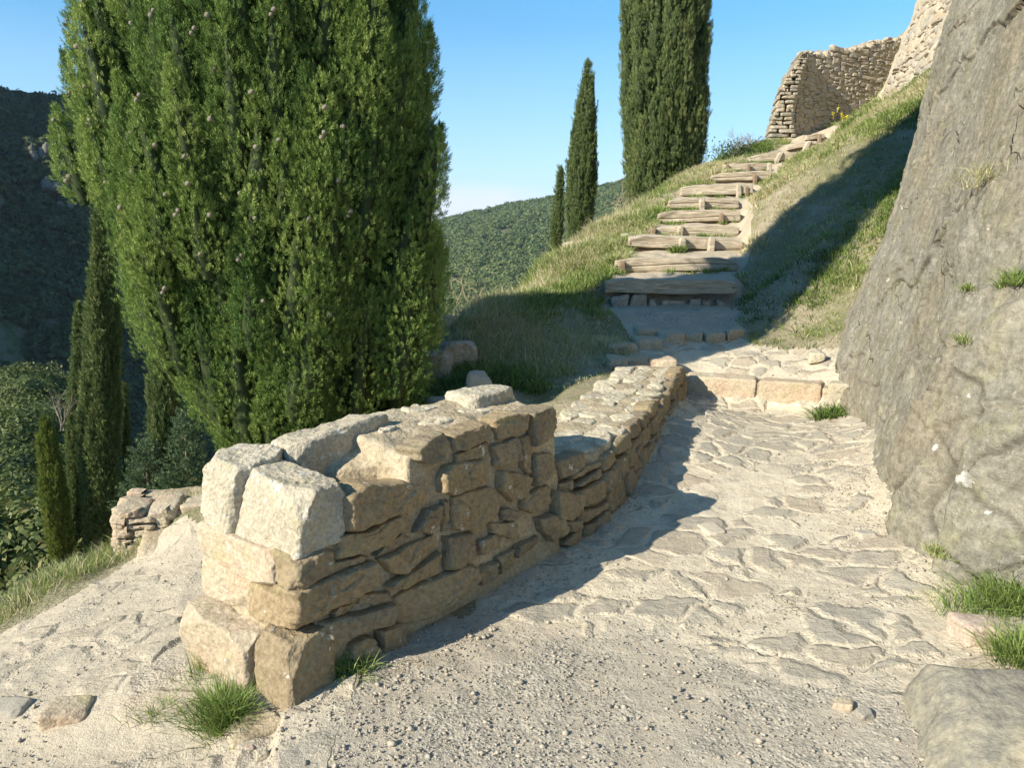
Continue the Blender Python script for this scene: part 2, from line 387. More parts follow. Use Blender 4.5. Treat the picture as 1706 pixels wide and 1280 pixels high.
# drag whole rows onto the fronts of the timber steps so that the risers stay steep
GZ = gz(GX, GY)
pm = path_mask(GX, GY)
idx = np.arange(nd*nu).reshape(nd, nu)
Fq = np.stack([idx[:-1, :-1], idx[:-1, 1:], idx[1:, 1:], idx[1:, :-1]], -1).reshape(-1, 4)
fm = pm[Fq].mean(1) > .5
GV = np.stack([GX, GY, GZ], 1)
cob = np.clip(sst(2.45, 2.95, GY+.55*(GX-.6)+.25*fbm(GV, 1.7, 3, 12))*(GX > -.6)*sst(8.3, 7.6, GY)+(GX < -.55)*.6*sst(1.2, 1.7, GY-.2*GX), 0, 1)
def sub(F, V, at):
    u_, inv = np.unique(F.ravel(), return_inverse=True)
    return V[u_], inv.reshape(F.shape), {k: v[u_] for k, v in at.items()}

# path material: flags bedded in pale mortar, dust and gravel between
m = M("path_paving", .93, .15)
wv = m.warp(.3, 3.1)
vv = m.mapping((1, 1.25, .35), (0, 0, .5), vec=wv)
edge = m.vor(4.5, 'DISTANCE_TO_EDGE', vec=vv); cell = m.vor(4.5, 'F1', vec=vv, outp=1)
sc_ = m.n("ShaderNodeSeparateColor"); m.L(cell, sc_.inputs[0])
cob_a = m.attr("cob")
big = m.noise(1.6, 4, .6)
en = m.math('ADD', edge, m.math('MULTIPLY', m.math('SUBTRACT', m.noise(16, 5, .7), .5), .26))
st = m.map(en, .04, .16)
st = m.math('MULTIPLY', st, m.map(sc_.outputs[0], .24, .36))
st = m.math('MULTIPLY', st, m.map(m.math('ADD', cob_a, m.math('MULTIPLY', m.math('SUBTRACT', big, .5), 1.1)), .42, .62))
f1 = m.noise(70, 4, .7); f2 = m.noise(260, 3, .6); f0 = m.noise(9, 5, .6)
mort = m.mix(m.map(f0, .35, .65), (.54, .46, .335), (.65, .565, .42))
dust = m.mix(m.map(f0, .35, .7), (.4, .345, .265), (.49, .425, .32))
base = m.mix(m.map(cob_a, .3, .75), dust, mort)
gv = m.vor(75, 'F1', outp=1); gs = m.n("ShaderNodeSeparateColor"); m.L(gv, gs.inputs[0])
gmask = m.map(m.math('ADD', m.noise(3.1, 4, .6), m.math('MULTIPLY', cob_a, -.13)), .43, .56)
base = m.mix(m.math('MULTIPLY', gmask, .8), base, m.mix(gs.outputs[0], (.26, .235, .19), (.52, .46, .36)))
sa = m.mix(sc_.outputs[1], (.35, .32, .26), (.46, .375, .27))
sa = m.mix(m.map(sc_.outputs[2], .4, .6), sa, (.43, .385, .3))
sa = m.mix(m.map(m.noise(13, 5, .65), .42, .64, 0, .7), sa, (.48, .41, .3))
col = m.mix(st, base, sa)
col = m.mix(.8, col, m.map(f1, .25, .75, .72, 1.2), 'MULTIPLY')
crk = m.map(m.math('ABSOLUTE', m.math('SUBTRACT', en, .055)), 0, .016, .72, 1)
soil = m.attr("soil")
col = m.mix(soil, col, m.mix(m.noise(8), (.4, .33, .235), (.5, .43, .32)))
peb = m.map(m.vor(75, 'F1'), 0, .6, 1, 0)
h = m.math('ADD', m.math('MULTIPLY', f1, .5), m.math('MULTIPLY', f2, .2))
h = m.math('ADD', h, m.math('MULTIPLY', m.math('MULTIPLY', peb, gmask), .32))
h = m.math('ADD', h, m.math('MULTIPLY', m.noise(18, 6, .65), 1.0)); h = m.math('ADD', h, m.math('MULTIPLY', m.math('MULTIPLY', st, m.noise(12, 6, .7, vec=m.mapping((1, 2.6, 1), (0, 0, .8)))), .9))
ds = m.n("ShaderNodeDisplacement"); ds.inputs["Midlevel"].default_value = 0; ds.inputs["Scale"].default_value = 1
tiltn = m.math('ADD', m.math('MULTIPLY', st, m.math('ADD', .003, m.math('MULTIPLY', sc_.outputs[2], .015))), m.math('MULTIPLY', m.math('SUBTRACT', m.noise(6, 2, .5), .5), .022))
m.L(tiltn, ds.inputs["Height"])
MAT['path'] = m.done(col, m.bump(h, .014, .9), ds.outputs[0]); MAT['path'].displacement_method = 'BOTH'

# earth under the grass: dead thatch, soil
m = M("grassy_earth", .95, .1)
f0 = m.noise(4, 5, .65); f1 = m.noise(40, 4, .7); f3 = m.noise(1.3, 4, .6)
c = m.mix(m.map(f0, .35, .65), (.34, .285, .19), (.47, .4, .28))
c = m.mix(m.map(f3, .4, .6, 0, .75), c, (.22, .22, .1))
c = m.mix(.8, c, m.map(f1, .25, .75, .5, 1.25), 'MULTIPLY')
MAT['earth'] = m.done(c, m.bump(m.math('ADD', f1, m.noise(15, 5, .6)), .03))

soil = np.maximum(.45*sst(-.7, -1., GX), np.maximum(sst(.75, .45, pm), sst(8.6, 9.4, GY)))
V_, F_, A_ = sub(Fq[fm], GV, {"cob": cob, "soil": soil})
tag(mesh_obj("path", V_, F_, MAT['path'], None, A_, True), "cream stone paved path with gravel patches between wall and rock", "path", kind='structure')
V_, F_, A_ = sub(Fq[~fm], GV, {"cob": cob})
tag(mesh_obj("ground", V_, F_, MAT['earth'], None, A_, True), "sloping earth bank under the grass", "ground", kind='structure')
#@@HILLS
# ------------------------------------------------------------------ hills
def hill_z(x, y):
    r = np.hypot(x, y); th = np.degrees(np.arctan2(x, y))
    q = np.stack([x, y, x*0], 1)
    E1 = np.interp(th, [-180, -150, -128, -105, -80, -60, -45, -36, -31.5, -28, -20, -12, -6, 0, 180], [.1, .15, .2, .34, .42, .35, .30, .16, .118, .112, .06, -.02, -.12, -.3, -.3])  # crest left of the view is unseen, raised to cast shade on the left hill
    R1 = 400.
    E2 = np.interp(th, [-180, -60, -20, -8, -5.5, -1, 2.6, 7.6, 13, 20, 40, 120, 180], [-.1, -.1, -.04, -.02, -.004, .017, .028, .047, .063, .06, .04, .0, -.1])
    R2 = 950.
    floor = -70-12*sst(-40, 10, th)
    slope = -1.6-.42*np.clip(r-8, 0, None)                                        # this side of the valley
    slope = np.maximum(slope, floor)
    t1 = sst(110, R1, r); z1 = floor+(CAMZ+E1*R1-floor)*t1**.9*np.where(r > R1, 1, 1)
    z1 = np.where(r > R1, CAMZ+E1*R1-(r-R1)*.25, z1)
    t2 = np.clip((r-330)/(R2-330), 0, 1); z2 = floor+(CAMZ+E2*R2-floor)*(t2**.85)
    z2 = np.where(r > R2, CAMZ+E2*R2-(r-R2)*.2, z2)
    z = np.maximum(slope, np.maximum(z1, z2))
    en = sst(60, 200, r)*(1-.75*sst(.8, 1., np.where(th < -6, r/R1, r/R2))*(r < 1200))
    z = z+en*(fbm(q, 1/95., 4, 44, ridge=True)*17*np.where(th < -6, 1, .7)+fbm(q, 1/28., 3, 45)*3.5)
    z = z+sst(14, 40, r)*fbm(q, 1/9., 3, 47)*.7
    # spur that carries the sunlit scrub on the left
    z = z+9*np.exp(-((th+33)/4.0)**2)*sst(12, 40, r)*sst(100, 60, r)
    return z
hr = np.concatenate([np.geomspace(9, 120, 70), np.geomspace(124, 1500, 190)[0:]])
ht = np.concatenate([np.linspace(-180, -45, 60)[:-1], np.linspace(-45, 30, 330), np.linspace(30, 180, 40)[1:]])
RR, TT = np.meshgrid(hr, np.radians(ht), indexing='ij')
hx = (RR*np.sin(TT)).ravel(); hy = (RR*np.cos(TT)).ravel(); hz = hill_z(hx, hy)
# keep the sheet under the near terrain
inn = (hy > -4) & (hx < hy+8) & (hy < 27) & (hx > -(hy+D0)*.98)
hz = np.where(inn, np.minimum(hz, base_z(hx, np.minimum(hy, 26))-1.2), hz)
rightside = (np.hypot(hx, hy) < 40) & (~inn)
i2 = np.arange(len(hr)*len(ht)).reshape(len(hr), len(ht))
Fh = np.stack([i2[:-1, :-1], i2[:-1, 1:], i2[1:, 1:], i2[1:, :-1]], -1).reshape(-1, 4)
m = M("hillside", .95, .1)
f0 = m.noise(.03, 6, .65); f1 = m.noise(.35, 5, .7)
c = m.mix(m.map(f1, .4, .62), (.16, .14, .09), (.06, .085, .03))
c = m.mix(m.map(f0, .55, .68, 0, .7), c, (.24, .2, .14))
MAT['hill'] = m.done(c, m.bump(f1, 1.2))
tag(mesh_obj("hills", np.stack([hx, hy, hz], 1), Fh, MAT['hill'], None, None, True), "wooded hillsides beyond the valley", "hills", kind='structure')
ICO = None
def ico(sub_=1):
    import bmesh
    bm = bmesh.new(); bmesh.ops.create_icosphere(bm, subdivisions=sub_, radius=1)
    v = np.array([x.co[:] for x in bm.verts]); f = np.array([[y.index for y in x.verts] for x in bm.faces]); bm.free()
    return v, f
ICO1 = ico(1); ICO2 = ico(2); ICO3 = ico(3)
def leaf_quads(c, n, lx, lw, v, tilt=.7):
    """c centres, n normals, size lx x lw: one quad each"""
    k = len(c); r1 = rng.normal(size=(k, 3)); nn = n+tilt*rng.normal(size=(k, 3)); nn /= np.linalg.norm(nn, axis=1, keepdims=True)
    a_ = np.cross(nn, r1); a_ /= np.linalg.norm(a_, axis=1, keepdims=True)+1e-9; b_ = np.cross(nn, a_)
    lx = np.broadcast_to(lx, (k,))[:, None]; lw = np.broadcast_to(lw, (k,))[:, None]
    V = np.stack([c-a_*lx, c-b_*lw, c+a_*lx, c+b_*lw], 1).reshape(-1, 3)
    Q = np.arange(4*k).reshape(k, 4); return V, Q, np.repeat(v, 4)
def scrub(name, pts, rad, nleaf, mat, label, seed, leaf=.2, flat=.75):
    b = Bag(); r0 = np.random.default_rng(seed)
    iv, if_ = ICO1
    k = len(pts)
    # lumpy hearts
    sc3 = rad[:, None]*np.stack([r0.uniform(.8, 1.15, k), r0.uniform(.8, 1.15, k), flat*r0.uniform(.8, 1.2, k)], 1)
    V = pts[:, None, :]+iv[None]*sc3[:, None, :]*(.78+.22*r0.random((k, len(iv), 1)))
    V[..., 2] += (rad*flat*.35)[:, None]
    T = (if_[None]+(np.arange(k)*len(iv))[:, None, None]).reshape(-1, 3)
    tone = r0.random(k)
    b.add(V.reshape(-1, 3), None, T, np.repeat(tone*.45, len(iv)))
    if nleaf:
        d = r0.normal(size=(k, nleaf, 3)); d[..., 2] = np.abs(d[..., 2])*1.0-.15; d /= np.linalg.norm(d, axis=2, keepdims=True)
        lump = 1+.28*fbm((d*1.7+pts[:, None, :]*.37).reshape(-1, 3), 1.3, 2, seed).reshape(k, nleaf, 1)
        c_ = pts[:, None, :]+d*sc3[:, None, :]*lump*r0.uniform(.85, 1.12, (k, nleaf, 1)); c_[..., 2] += (rad*flat*.35)[:, None]
        vv_ = np.clip(tone[:, None]*.6+r0.random((k, nleaf))*.45, 0, 1).ravel()
        lf = np.repeat(rad*leaf, nleaf)
        V, Q, A = leaf_quads(c_.reshape(-1, 3), d.reshape(-1, 3), lf, lf*.6, vv_, .55)
        b.add(V, Q, None, A)
    o = b.build(name, mat); tag(o, label, "woodland", kind='stuff'); return o
def scatter_polar(n, t0, t1, r0_, r1_, seed, pw=1.):
    g = np.random.default_rng(seed)
    th = np.radians(g.uniform(t0, t1, n)); rr = r0_+(r1_-r0_)*g.random(n)**pw
    x = rr*np.sin(th); y = rr*np.cos(th); return x, y, g
x, y, g = scatter_polar(15000, -9, 16, 380, 960, 5, .9)
keep = fbm(np.stack([x, y, x*0], 1), 1/40., 3, 91) > -.6
x, y = x[keep], y[keep]
scrub("woodland", np.stack([x, y, hill_z(x, y)], 1), g.uniform(2.2, 4.6, len(x)), 34, MAT['wood2'], "holm oak woodland covering the far sunlit hill", 11, .3, .85)
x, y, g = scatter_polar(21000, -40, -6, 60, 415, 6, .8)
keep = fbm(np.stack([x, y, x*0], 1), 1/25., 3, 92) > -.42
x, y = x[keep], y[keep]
scrub("shrubbery", np.stack([x, y, hill_z(x, y)], 1), g.uniform(.9, 2.4, len(x))*np.clip(np.hypot(x, y)/200, .7, 1.2), 36, MAT['scrub_shade'], "scrub painted shade-dark on the steep hillside across the valley", 12, .3, .8)
x, y, g = scatter_polar(700, -41, -22, 11, 75, 8, 1.3)
scrub("shrubbery", np.stack([x, y, np.where(np.hypot(x, y) < 12.5, base_z(x, y)-.6, hill_z(x, y))], 1), g.uniform(.5, 1.2, len(x)), 1100, MAT['scrub'], "sunlit garrigue bushes on the slope below the left path edge", 13, .06, .8)
MAT['crag'] = stone_mat('hill_crag', (.2, .18, .14), (.15, .14, .12), (.24, .21, .15), .12, .2, .3)
def outcrop(px, py, r_, H, label, seed):
    g = np.random.default_rng(seed); th = math.atan((px-853)/FPX/(cos(PITCH)+(640-py)/FPX*sin(PITCH))); el = P(px, py, 1.)[2]-CAMZ
    rr_ = np.linspace(120, 420, 600); zz_ = hill_z(rr_*sin(th), rr_*cos(th)); k = np.argmin(np.abs(zz_-(CAMZ+el*rr_*cos(th)))+(rr_ < 200)*99)
    c_ = np.array([rr_[k]*sin(th), rr_[k]*cos(th), zz_[k]]); b = Bag()
    for q_ in range(9):
        o_ = g.normal(size=3)*r_*.5; o_[2] = abs(o_[2])*.4; sc_3 = np.array([r_, r_, H])*g.uniform(.18, .5, 3)
        iv, if_ = ICO3; V = iv*(1+.7*fbm(iv+seed+q_, 1.7, 5, seed+q_, .65))[:, None]*sc_3+c_+o_; b.add(V, None, if_, g.random())
    o = b.build("rock_outcrop", MAT['crag']); tag(o, label, "rock")
outcrop(64, 262, 3, 8, "pinnacle of bare grey rock on the left hillside", 5)
outcrop(82, 322, 5.5, 6, "wider grey crag below the pinnacle on the left hillside", 6)
outcrop(105, 345, 4, 4, "low crag at the right of the wider crag on the left hillside", 7)
#@@END
#@@STONES
# ------------------------------------------------------------------ stones
def poly_stone(P3, nrm, depth=.1, bulge=.022, N=64, rings=14, g=rng, rough=.007, tilt=.06, v=None, bag=None, jag=.012):
    """one field stone whose outline on the wall face is the polygon P3, rounded towards the front"""
    P3 = np.asarray(P3, float); nrm = nrm/np.linalg.norm(nrm); c = P3.mean(0)
    up = np.array([0, 0, 1.]) if abs(nrm[2]) < .8 else np.array([0, 1., 0])
    t = np.cross(up, nrm); t /= np.linalg.norm(t); b = np.cross(nrm, t)
    q = np.stack([(P3-c)@t, (P3-c)@b], 1)
    L = np.linalg.norm(np.roll(q, -1, 0)-q, axis=1); cum = np.concatenate([[0], np.cumsum(L)])
    qq = np.concatenate([q, q[:1]]); sv = np.linspace(0, cum[-1], N, endpoint=False)
    o = np.stack([np.interp(sv, cum, qq[:, 0]), np.interp(sv, cum, qq[:, 1])], 1)
    for _ in range(1): o = .5*o+.25*(np.roll(o, 1, 0)+np.roll(o, -1, 0))
    size = math.sqrt(abs(np.ptp(q[:, 0])*np.ptp(q[:, 1])))
    off = g.uniform(0, 99, 3)
    o3 = np.stack([o[:, 0], o[:, 1], o[:, 0]*0], 1)+off
    o = o*(1+(jag/size*2.2)*fbm(o3, 9/max(size*4, .3), 4, 3))[:, None]
    bul = min(bulge, size*.22)
    rs = [(1., -depth), (1.02, -depth*.4), (1.0, 0.)]
    for k in range(1, rings):
        f = k/rings; ins = f**1.0
        rs.append((1-ins, bul*(1-(1-min(1, f*10))**2.)*(.85+.15*f)))
    V = []
    for s_, h_ in rs: V.append(np.concatenate([o*s_, np.full((N, 1), h_)], 1))
    V = np.concatenate(V); V = np.concatenate([V, [[0, 0, bul]]])
    tl = g.normal(size=2)*tilt
    m_ = V[:, 2] > -.001
    V[:, 2] += m_*(V[:, :2]@tl)*.8
    pl = V+off
    if rough:
        rd = np.clip((V[:, 2]+.01)/bul, 0, 1)
        V[:, 2] += rd*(fbm(pl, 7, 3, 21)*rough*1.6+fbm(pl*np.array([1, 2.2, 1]), 22, 3, 22, ridge=True)*rough*.7)
        V[:, 0] += fbm(pl, 15, 2, 23)*rough*.6; V[:, 1] += fbm(pl, 15, 2, 24)*rough*.6
    if rough > .005 and N > 30:
        fp = np.stack([V[:, 0], V[:, 1], V[:, 0]*0], 1); idf, edf = worley(fp*11+off, 5)
        tx_ = (idf*7.3) % 1-.5; V[:, 2] += m_*np.clip(V[:, 2]/bul, 0, 1)*((idf-.5)*.010+tx_*.10*(((V[:, 0]*11) % 1)-.5)*0-.004*sst(.1, 0, edf))
    W = c+V[:, :1]*t+V[:, 1:2]*b+V[:, 2:]*nrm
    nr = len(rs); i = np.arange(N); j = (i+1) % N
    Q = np.concatenate([np.stack([k*N+i, k*N+j, (k+1)*N+j, (k+1)*N+i], 1) for k in range(nr-1)])
    T = np.stack([(nr-1)*N+i, (nr-1)*N+j, np.full(N, nr*N)], 1)
    vv = g.random() if v is None else v
    if bag is not None: bag.add(W, Q, T, vv)
    return W, Q, T, vv
_cube = {}
def cube_grid(n):
    if n in _cube: return _cube[n]
    g_ = np.linspace(-1, 1, n); A, B = np.meshgrid(g_, g_, indexing='ij'); A = A.ravel(); B = B.ravel(); I = np.arange(n*n).reshape(n, n)
    f = np.stack([I[:-1, :-1], I[1:, :-1], I[1:, 1:], I[:-1, 1:]], -1).reshape(-1, 4); V = []; Q = []
    for ax in range(3):
        for sg in (-1, 1):
            v = np.empty((n*n, 3)); v[:, ax] = sg; v[:, (ax+1) % 3] = A; v[:, (ax+2) % 3] = B
            Q.append((f if sg > 0 else f[:, ::-1])+len(V)*n*n); V.append(v)
    V = np.concatenate(V); Q = np.concatenate(Q)
    k = np.round(V*1e5).astype(np.int64); _, first, inv = np.unique(k, axis=0, return_index=True, return_inverse=True)
    _cube[n] = (V[first], inv.ravel()[Q]); return _cube[n]
def hex_stone(c8, n=26, rnd=.16, rough=.01, chips=8, g=rng, bag=None, v=None, fr=8., fine=.35):
    """block through 8 corners given as c8[a][b][c] (a, b, c in 0..1)"""
    c8 = np.asarray(c8, float).reshape(2, 2, 2, 3); q, Q = cube_grid(n); q = q.copy()
    core = np.clip(q, -1+rnd, 1-rnd); d = q-core; ln = np.linalg.norm(d, axis=1, keepdims=True)
    q = core+np.where(ln > 0, d/np.maximum(ln, 1e-9)*rnd, 0)
    for _ in range(chips):
        n_ = g.normal(size=3); n_ = np.sign(n_)*np.abs(n_)**.6; n_ /= np.linalg.norm(n_)
        lim = (q@n_).max()*g.uniform(.84, .97); ex = np.maximum(0, q@n_-lim); q = q-ex[:, None]*n_
    t = (q+1)/2; W = np.zeros((len(q), 3))
    for a_ in (0, 1):
        for b_ in (0, 1):
            for c_ in (0, 1):
                W += (np.where(a_, t[:, 0], 1-t[:, 0])*np.where(b_, t[:, 1], 1-t[:, 1])*np.where(c_, t[:, 2], 1-t[:, 2]))[:, None]*c8[a_, b_, c_]
    cc = W.mean(0); dr = W-cc; dr /= np.linalg.norm(dr, axis=1, keepdims=True)+1e-9
    off = g.uniform(0, 50, 3)
    W = W+dr*(fbm(W+off, fr, 4, 51)*rough*1.5+fbm(W+off, fr*4, 3, 52, ridge=True)*rough*fine)[:, None]
    vv = g.random() if v is None else v
    if bag is not None: bag.add(W, Q, None, vv)
    return W, Q, None, vv
def one(name, res, mat, parent, smooth=False, loc=None):
    b = Bag(); b.add(*res); return b.build(name, mat, parent, smooth, loc)
def box8(f, a0, a1, b0, b1, c0, c1, j=0., g=rng):
    return np.array([[[f(a_, b_, c_)+g.normal(size=3)*j for c_ in (c0, c1)] for b_ in (b0, b1)] for a_ in (a0, a1)])
def masonry(bag, fm_, nrm, L, z0, z1, hs, ls, g, N=40, rings=8, bulge=.018, depth=.08, gap=.012, rough=.006, a0=0., wob=.2):
    """courses of uneven stones over the strip a in [a0, L], height z0(a)..z1(a)"""
    k = 0; t = 0.
    lo = lambda a_: z0(a_) if callable(z0) else z0
    hi = lambda a_: z1(a_) if callable(z1) else z1
    Hm = max(hi(a_)-lo(a_) for a_ in np.linspace(a0, L, 9))
    while t < Hm-.2*hs[0]:
        h = g.uniform(*hs); a_ = a0-g.uniform(0, ls[0])
        while a_ < L:
            l = g.uniform(*ls); hh = h
            parts_ = [(t, t+h)] if g.random() > .3 else [(t, t+h*.5), (t+h*.5, t+h)]
            for (b0, b1) in parts_:
                x0, x1 = max(a_, a0)+gap, min(a_+l, L)-gap
                if x1-x0 < .3*ls[0]: continue
                am = (x0+x1)/2
                if lo(am)+b1 > hi(am)+.35*h: continue
                w_ = wob*h; r_ = lambda: g.uniform(-w_, w_)*.6
                pl = [(x0+r_(), b0+gap+r_()), ((x0+x1)/2+r_(), b0+gap+r_()*.7), (x1+r_(), b0+gap+r_()), (x1+r_(), (b0+b1)/2), (x1+r_(), b1-gap+r_()), ((x0+x1)/2+r_(), b1-gap+r_()*.7), (x0+r_(), b1-gap+r_()), (x0+r_(), (b0+b1)/2)]
                P3 = [fm_(p_[0], lo(am)+p_[1]) for p_ in pl]
                poly_stone(P3, nrm(am) if callable(nrm) else nrm, depth, bulge*g.uniform(.5, 1.4), N, rings, g, rough, .05, None, bag, .01)
            a_ += l
        t += h

#@@WALL
# ------------------------------------------------------------------ the low stone wall
P0 = np.array([-.70, 2.56]); WD = np.array([.647, .763]); WM = np.array([-.763, .647])
def Wp(s, w, z):
    s2 = s-(.7-z)*.10*max(0, 1-s/.5); bt = (.7-z)*.08*max(0, 1-w/.5)
    q = P0+s2*WD+w*WM-bt*WM
    return np.array([q[0], q[1], z])
wall = empty("stone_wall", (Wp(.5, .3, 0)), "low rough stone wall of brown blocks with pale capping and a notched seat", "wall")
wloc = np.array(wall.location)
g = np.random.default_rng(3)
core = Bag()
hex_stone(box8(Wp, .03, .58, .014, .56, -.25, .57, 0), 40, .05, .014, 0, g, core, .3, 9)
c8 = box8(Wp, .46, 1.40, .012, .44, -.25, .70, 0)
for i_ in (0, 1): c8[i_][1][1][2] += .055; c8[i_][1][1][:2] += WM*(.06 if i_ == 0 else 0)
hex_stone(c8, 56, .04, .013, 0, g, core, .6, 9)
c8 = np.array([Wp(.30, .33, .50), Wp(.30, .33, .60), Wp(.30, .50, .50), Wp(.30, .5, .72), Wp(.60, .06, .5), Wp(.60, .06, .67), Wp(.6, .5, .5), Wp(.6, .5, .74)])
hex_stone(c8, 26, .1, .012, 2, g, core, .8, 9)
# sloping mortar toe behind the corner stones of the end face
hex_stone(box8(Wp, -.035, .12, .06, .57, .02, .46), 30, .06, .02, 3, g, core, .5, 9)
core.build("mortar_core", MAT['mortar'], wall, True, wloc)
def wb(name, mat, s0, s1, w0, w1, z0, z1, n=34, rnd=.16, rough=.012, chips=9, j=.012, v=None, lab=None, fr=9, mod=None, fine=.35):
    c_ = box8(Wp, s0, s1, w0, w1, z0, z1, j, g)
    if mod: mod(c_)
    o = one(name, hex_stone(c_, n, rnd, rough, chips, g, None, v, fr, fine), mat, wall, False, wloc)
    if lab: o["label"] = lab
    return o
wb("capping_block", MAT['pale'], -.09, .15, .35, .60, .46, .735, 60, .14, .012, 14, .012, .2, "whitish limestone block on the wall's left corner", 7, None, .5)
wb("capping_block", MAT['pale'], -.05, .135, -.005, .385, .465, .705, 60, .12, .012, 8, .014, .6, "cream limestone block on the wall's right corner", 7, None, .5)
wb("capping_block", MAT['pale'], .16, .66, .335, .55, .45, .775, 56, .2, .014, 10, .012, .5, "long pale block standing behind the notch", 10, lambda c_: (c_[0, :, 1, 2].__isub__(.035),))
wb("capping_block", MAT['pale'], 1.12, 1.42, .27, .47, .66, .785, 34, .3, .014, 6, .01, .2, "rounded pale stone on top of the wall's far end", 10)
wb("corner_stone", MAT['step'], -.085, .06, .10, .60, .335, .475, 46, .14, .010, 12, .01, .75, None, 8)
wb("corner_stone", MAT['stone'], -.06, .10, .0, .20, .36, .47, 34, .25, .014, 9, .01, .55, None, 10)
wb("corner_stone", MAT['step'], -.06, .10, .28, .60, .17, .33, 42, .16, .012, 10, .01, .9, None, 8)
wb("corner_stone", MAT['stone'], -.08, .20, .0, .25, .20, .33, 38, .18, .012, 9, .012, .15, None, 10)
wb("plinth_stone", MAT['step'], -.13, .12, .20, .57, -.10, .15, 54, .12, .012, 12, .015, .1, "pale grey plinth stone at the wall's left foot", 8)
wb("plinth_stone", MAT['stone'], -.11, .07, -.03, .175, -.03, .195, 54, .08, .011, 12, .015, .6, "brown plinth stone at the wall's near corner", 8)
wb("plinth_stone", MAT['stone'], -.15, .16, -.085, .10, -.2, -.055, 34, .2, .012, 7, .012, .6, None, 8)
wb("plinth_stone", MAT['mortar'], -.25, -.10, -.03, .12, -.3, -.06, 30, .2, .012, 7, .012, .6, None, 8)
NRM = np.array([.763, -.647, .08]); NRM /= np.linalg.norm(NRM); PW = np.array([-.657, 2.52, 0])
def onplane(px, py, off=0.):
    u = (px-853)/FPX; v = (640-py)/FPX
    d = np.array([u, cos(PITCH)+v*sin(PITCH), -sin(PITCH)+v*cos(PITCH)]); o_ = np.array([0, 0, CAMZ])
    return o_+d*(NRM@(PW+NRM*off-o_))/(NRM@d)
FACE = [
 ([(567, 827), (600, 808), (675, 802), (715, 818), (713, 834), (675, 853), (590, 884), (572, 884)], .05, .1),
 ([(560, 892), (605, 884), (665, 858), (671, 876), (650, 907), (600, 922), (556, 935)], .03, .15),
 ([(684, 888), (706, 846), (734, 841), (737, 862), (712, 892)], .03, .8),
 ([(725, 797), (735, 776), (775, 770), (812, 767), (818, 800), (790, 812), (758, 825), (726, 822)], .035, .2),
 ([(688, 748), (712, 731), (738, 722), (748, 739), (738, 766), (704, 775), (690, 769)], .04, 1.),
 ([(750, 724), (780, 713), (810, 704), (813, 732), (778, 750), (754, 753)], .03, .4),
 ([(822, 701), (856, 687), (874, 690), (873, 715), (850, 727), (828, 735)], .03, .25),
 ([(876, 690), (913, 675), (924, 698), (920, 718), (912, 732), (886, 744), (879, 716)], .05, .95),
 ([(815, 741), (862, 729), (863, 768), (822, 780)], .03, .6),
 ([(832, 787), (856, 783), (881, 796), (878, 826), (849, 838), (830, 812)], .04, .3),
 ([(889, 754), (919, 754), (922, 786), (890, 808), (885, 783)], .035, .55),
 ([(748, 828), (785, 816), (819, 810), (832, 832), (822, 864), (790, 884), (750, 884)], .03, .2),
 ([(866, 830), (890, 815), (913, 806), (917, 836), (886, 857), (868, 850)], .03, .4),
 ([(738, 892), (788, 887), (790, 927), (758, 948), (739, 953)], .04, .75),
 ([(627, 932), (680, 908), (724, 887), (729, 904), (700, 930), (671, 954), (644, 952)], .03, .1),
 ([(647, 974), (656, 966), (700, 942), (731, 917), (734, 954), (700, 968), (667, 980)], .04, .3),
 ([(480, 987), (545, 962), (621, 934), (627, 973), (581, 1001), (530, 1025), (488, 1043)], .05, .25),
 ([(651, 994), (710, 968), (772, 937), (792, 940), (790, 966), (750, 1002), (714, 1028), (671, 1043), (652, 1038)], .05, .2),
 ([(530, 1038), (595, 1020), (656, 1003), (657, 1016), (646, 1036), (590, 1052), (534, 1070)], .08, .9),
 ([(594, 992), (647, 984), (644, 1001), (592, 1008)], .02, .5),
 ([(627, 1050), (661, 1038), (682, 1088), (662, 1098), (637, 1100)], .05, .45),
 ([(585, 1075), (622, 1060), (626, 1085), (600, 1100), (580, 1098)], .03, .3),
 ([(792, 904), (822, 890), (839, 899), (835, 914), (795, 928)], .02, .7),
 ([(793, 951), (825, 934), (827, 961), (802, 980)], .03, .6),
 ([(829, 927), (852, 917), (854, 944), (832, 956)], .03, .4),
 ([(855, 910), (892, 894), (894, 908), (857, 932)], .03, .65),
 ([(832, 850), (862, 848), (862, 862), (845, 869), (834, 866)], .02, .8),
 ([(892, 863), (912, 856), (934, 861), (942, 887), (916, 902), (893, 882)], .06, .5),
 ([(812, 872), (859, 868), (859, 898), (839, 893), (815, 888)], .03, .3),
 ([(919, 816), (970, 822), (971, 853), (950, 868), (922, 864)], .05, .55),
 ([(936, 868), (964, 866), (966, 880), (945, 890)], .04, .6),
 ([(655, 862), (680, 852), (682, 880), (676, 888), (664, 890)], .02, .45),
 ([(735, 835), (746, 830), (747, 880), (738, 884)], .015, .6),
 ([(640, 905), (668, 893), (680, 896), (640, 918), (622, 926)], .02, .5),
 ([(757, 757), (812, 738), (812, 764), (760, 770)], .012, 1.),
 ([(865, 730), (880, 727), (888, 748), (880, 790), (868, 778)], .02, .5),
 ([(560, 1010), (590, 1003), (590, 1014), (545, 1030)], .02, .4),
 ([(556, 940), (600, 926), (618, 928), (560, 952), (545, 955)], .015, .7),
]
mas = Bag()
for pts, bu, v_ in FACE:
    P3 = [onplane(*p_) for p_ in pts]
    poly_stone(P3, NRM, .1, bu*.72, 96, 22, g, .009, .1, v_, mas, .016)
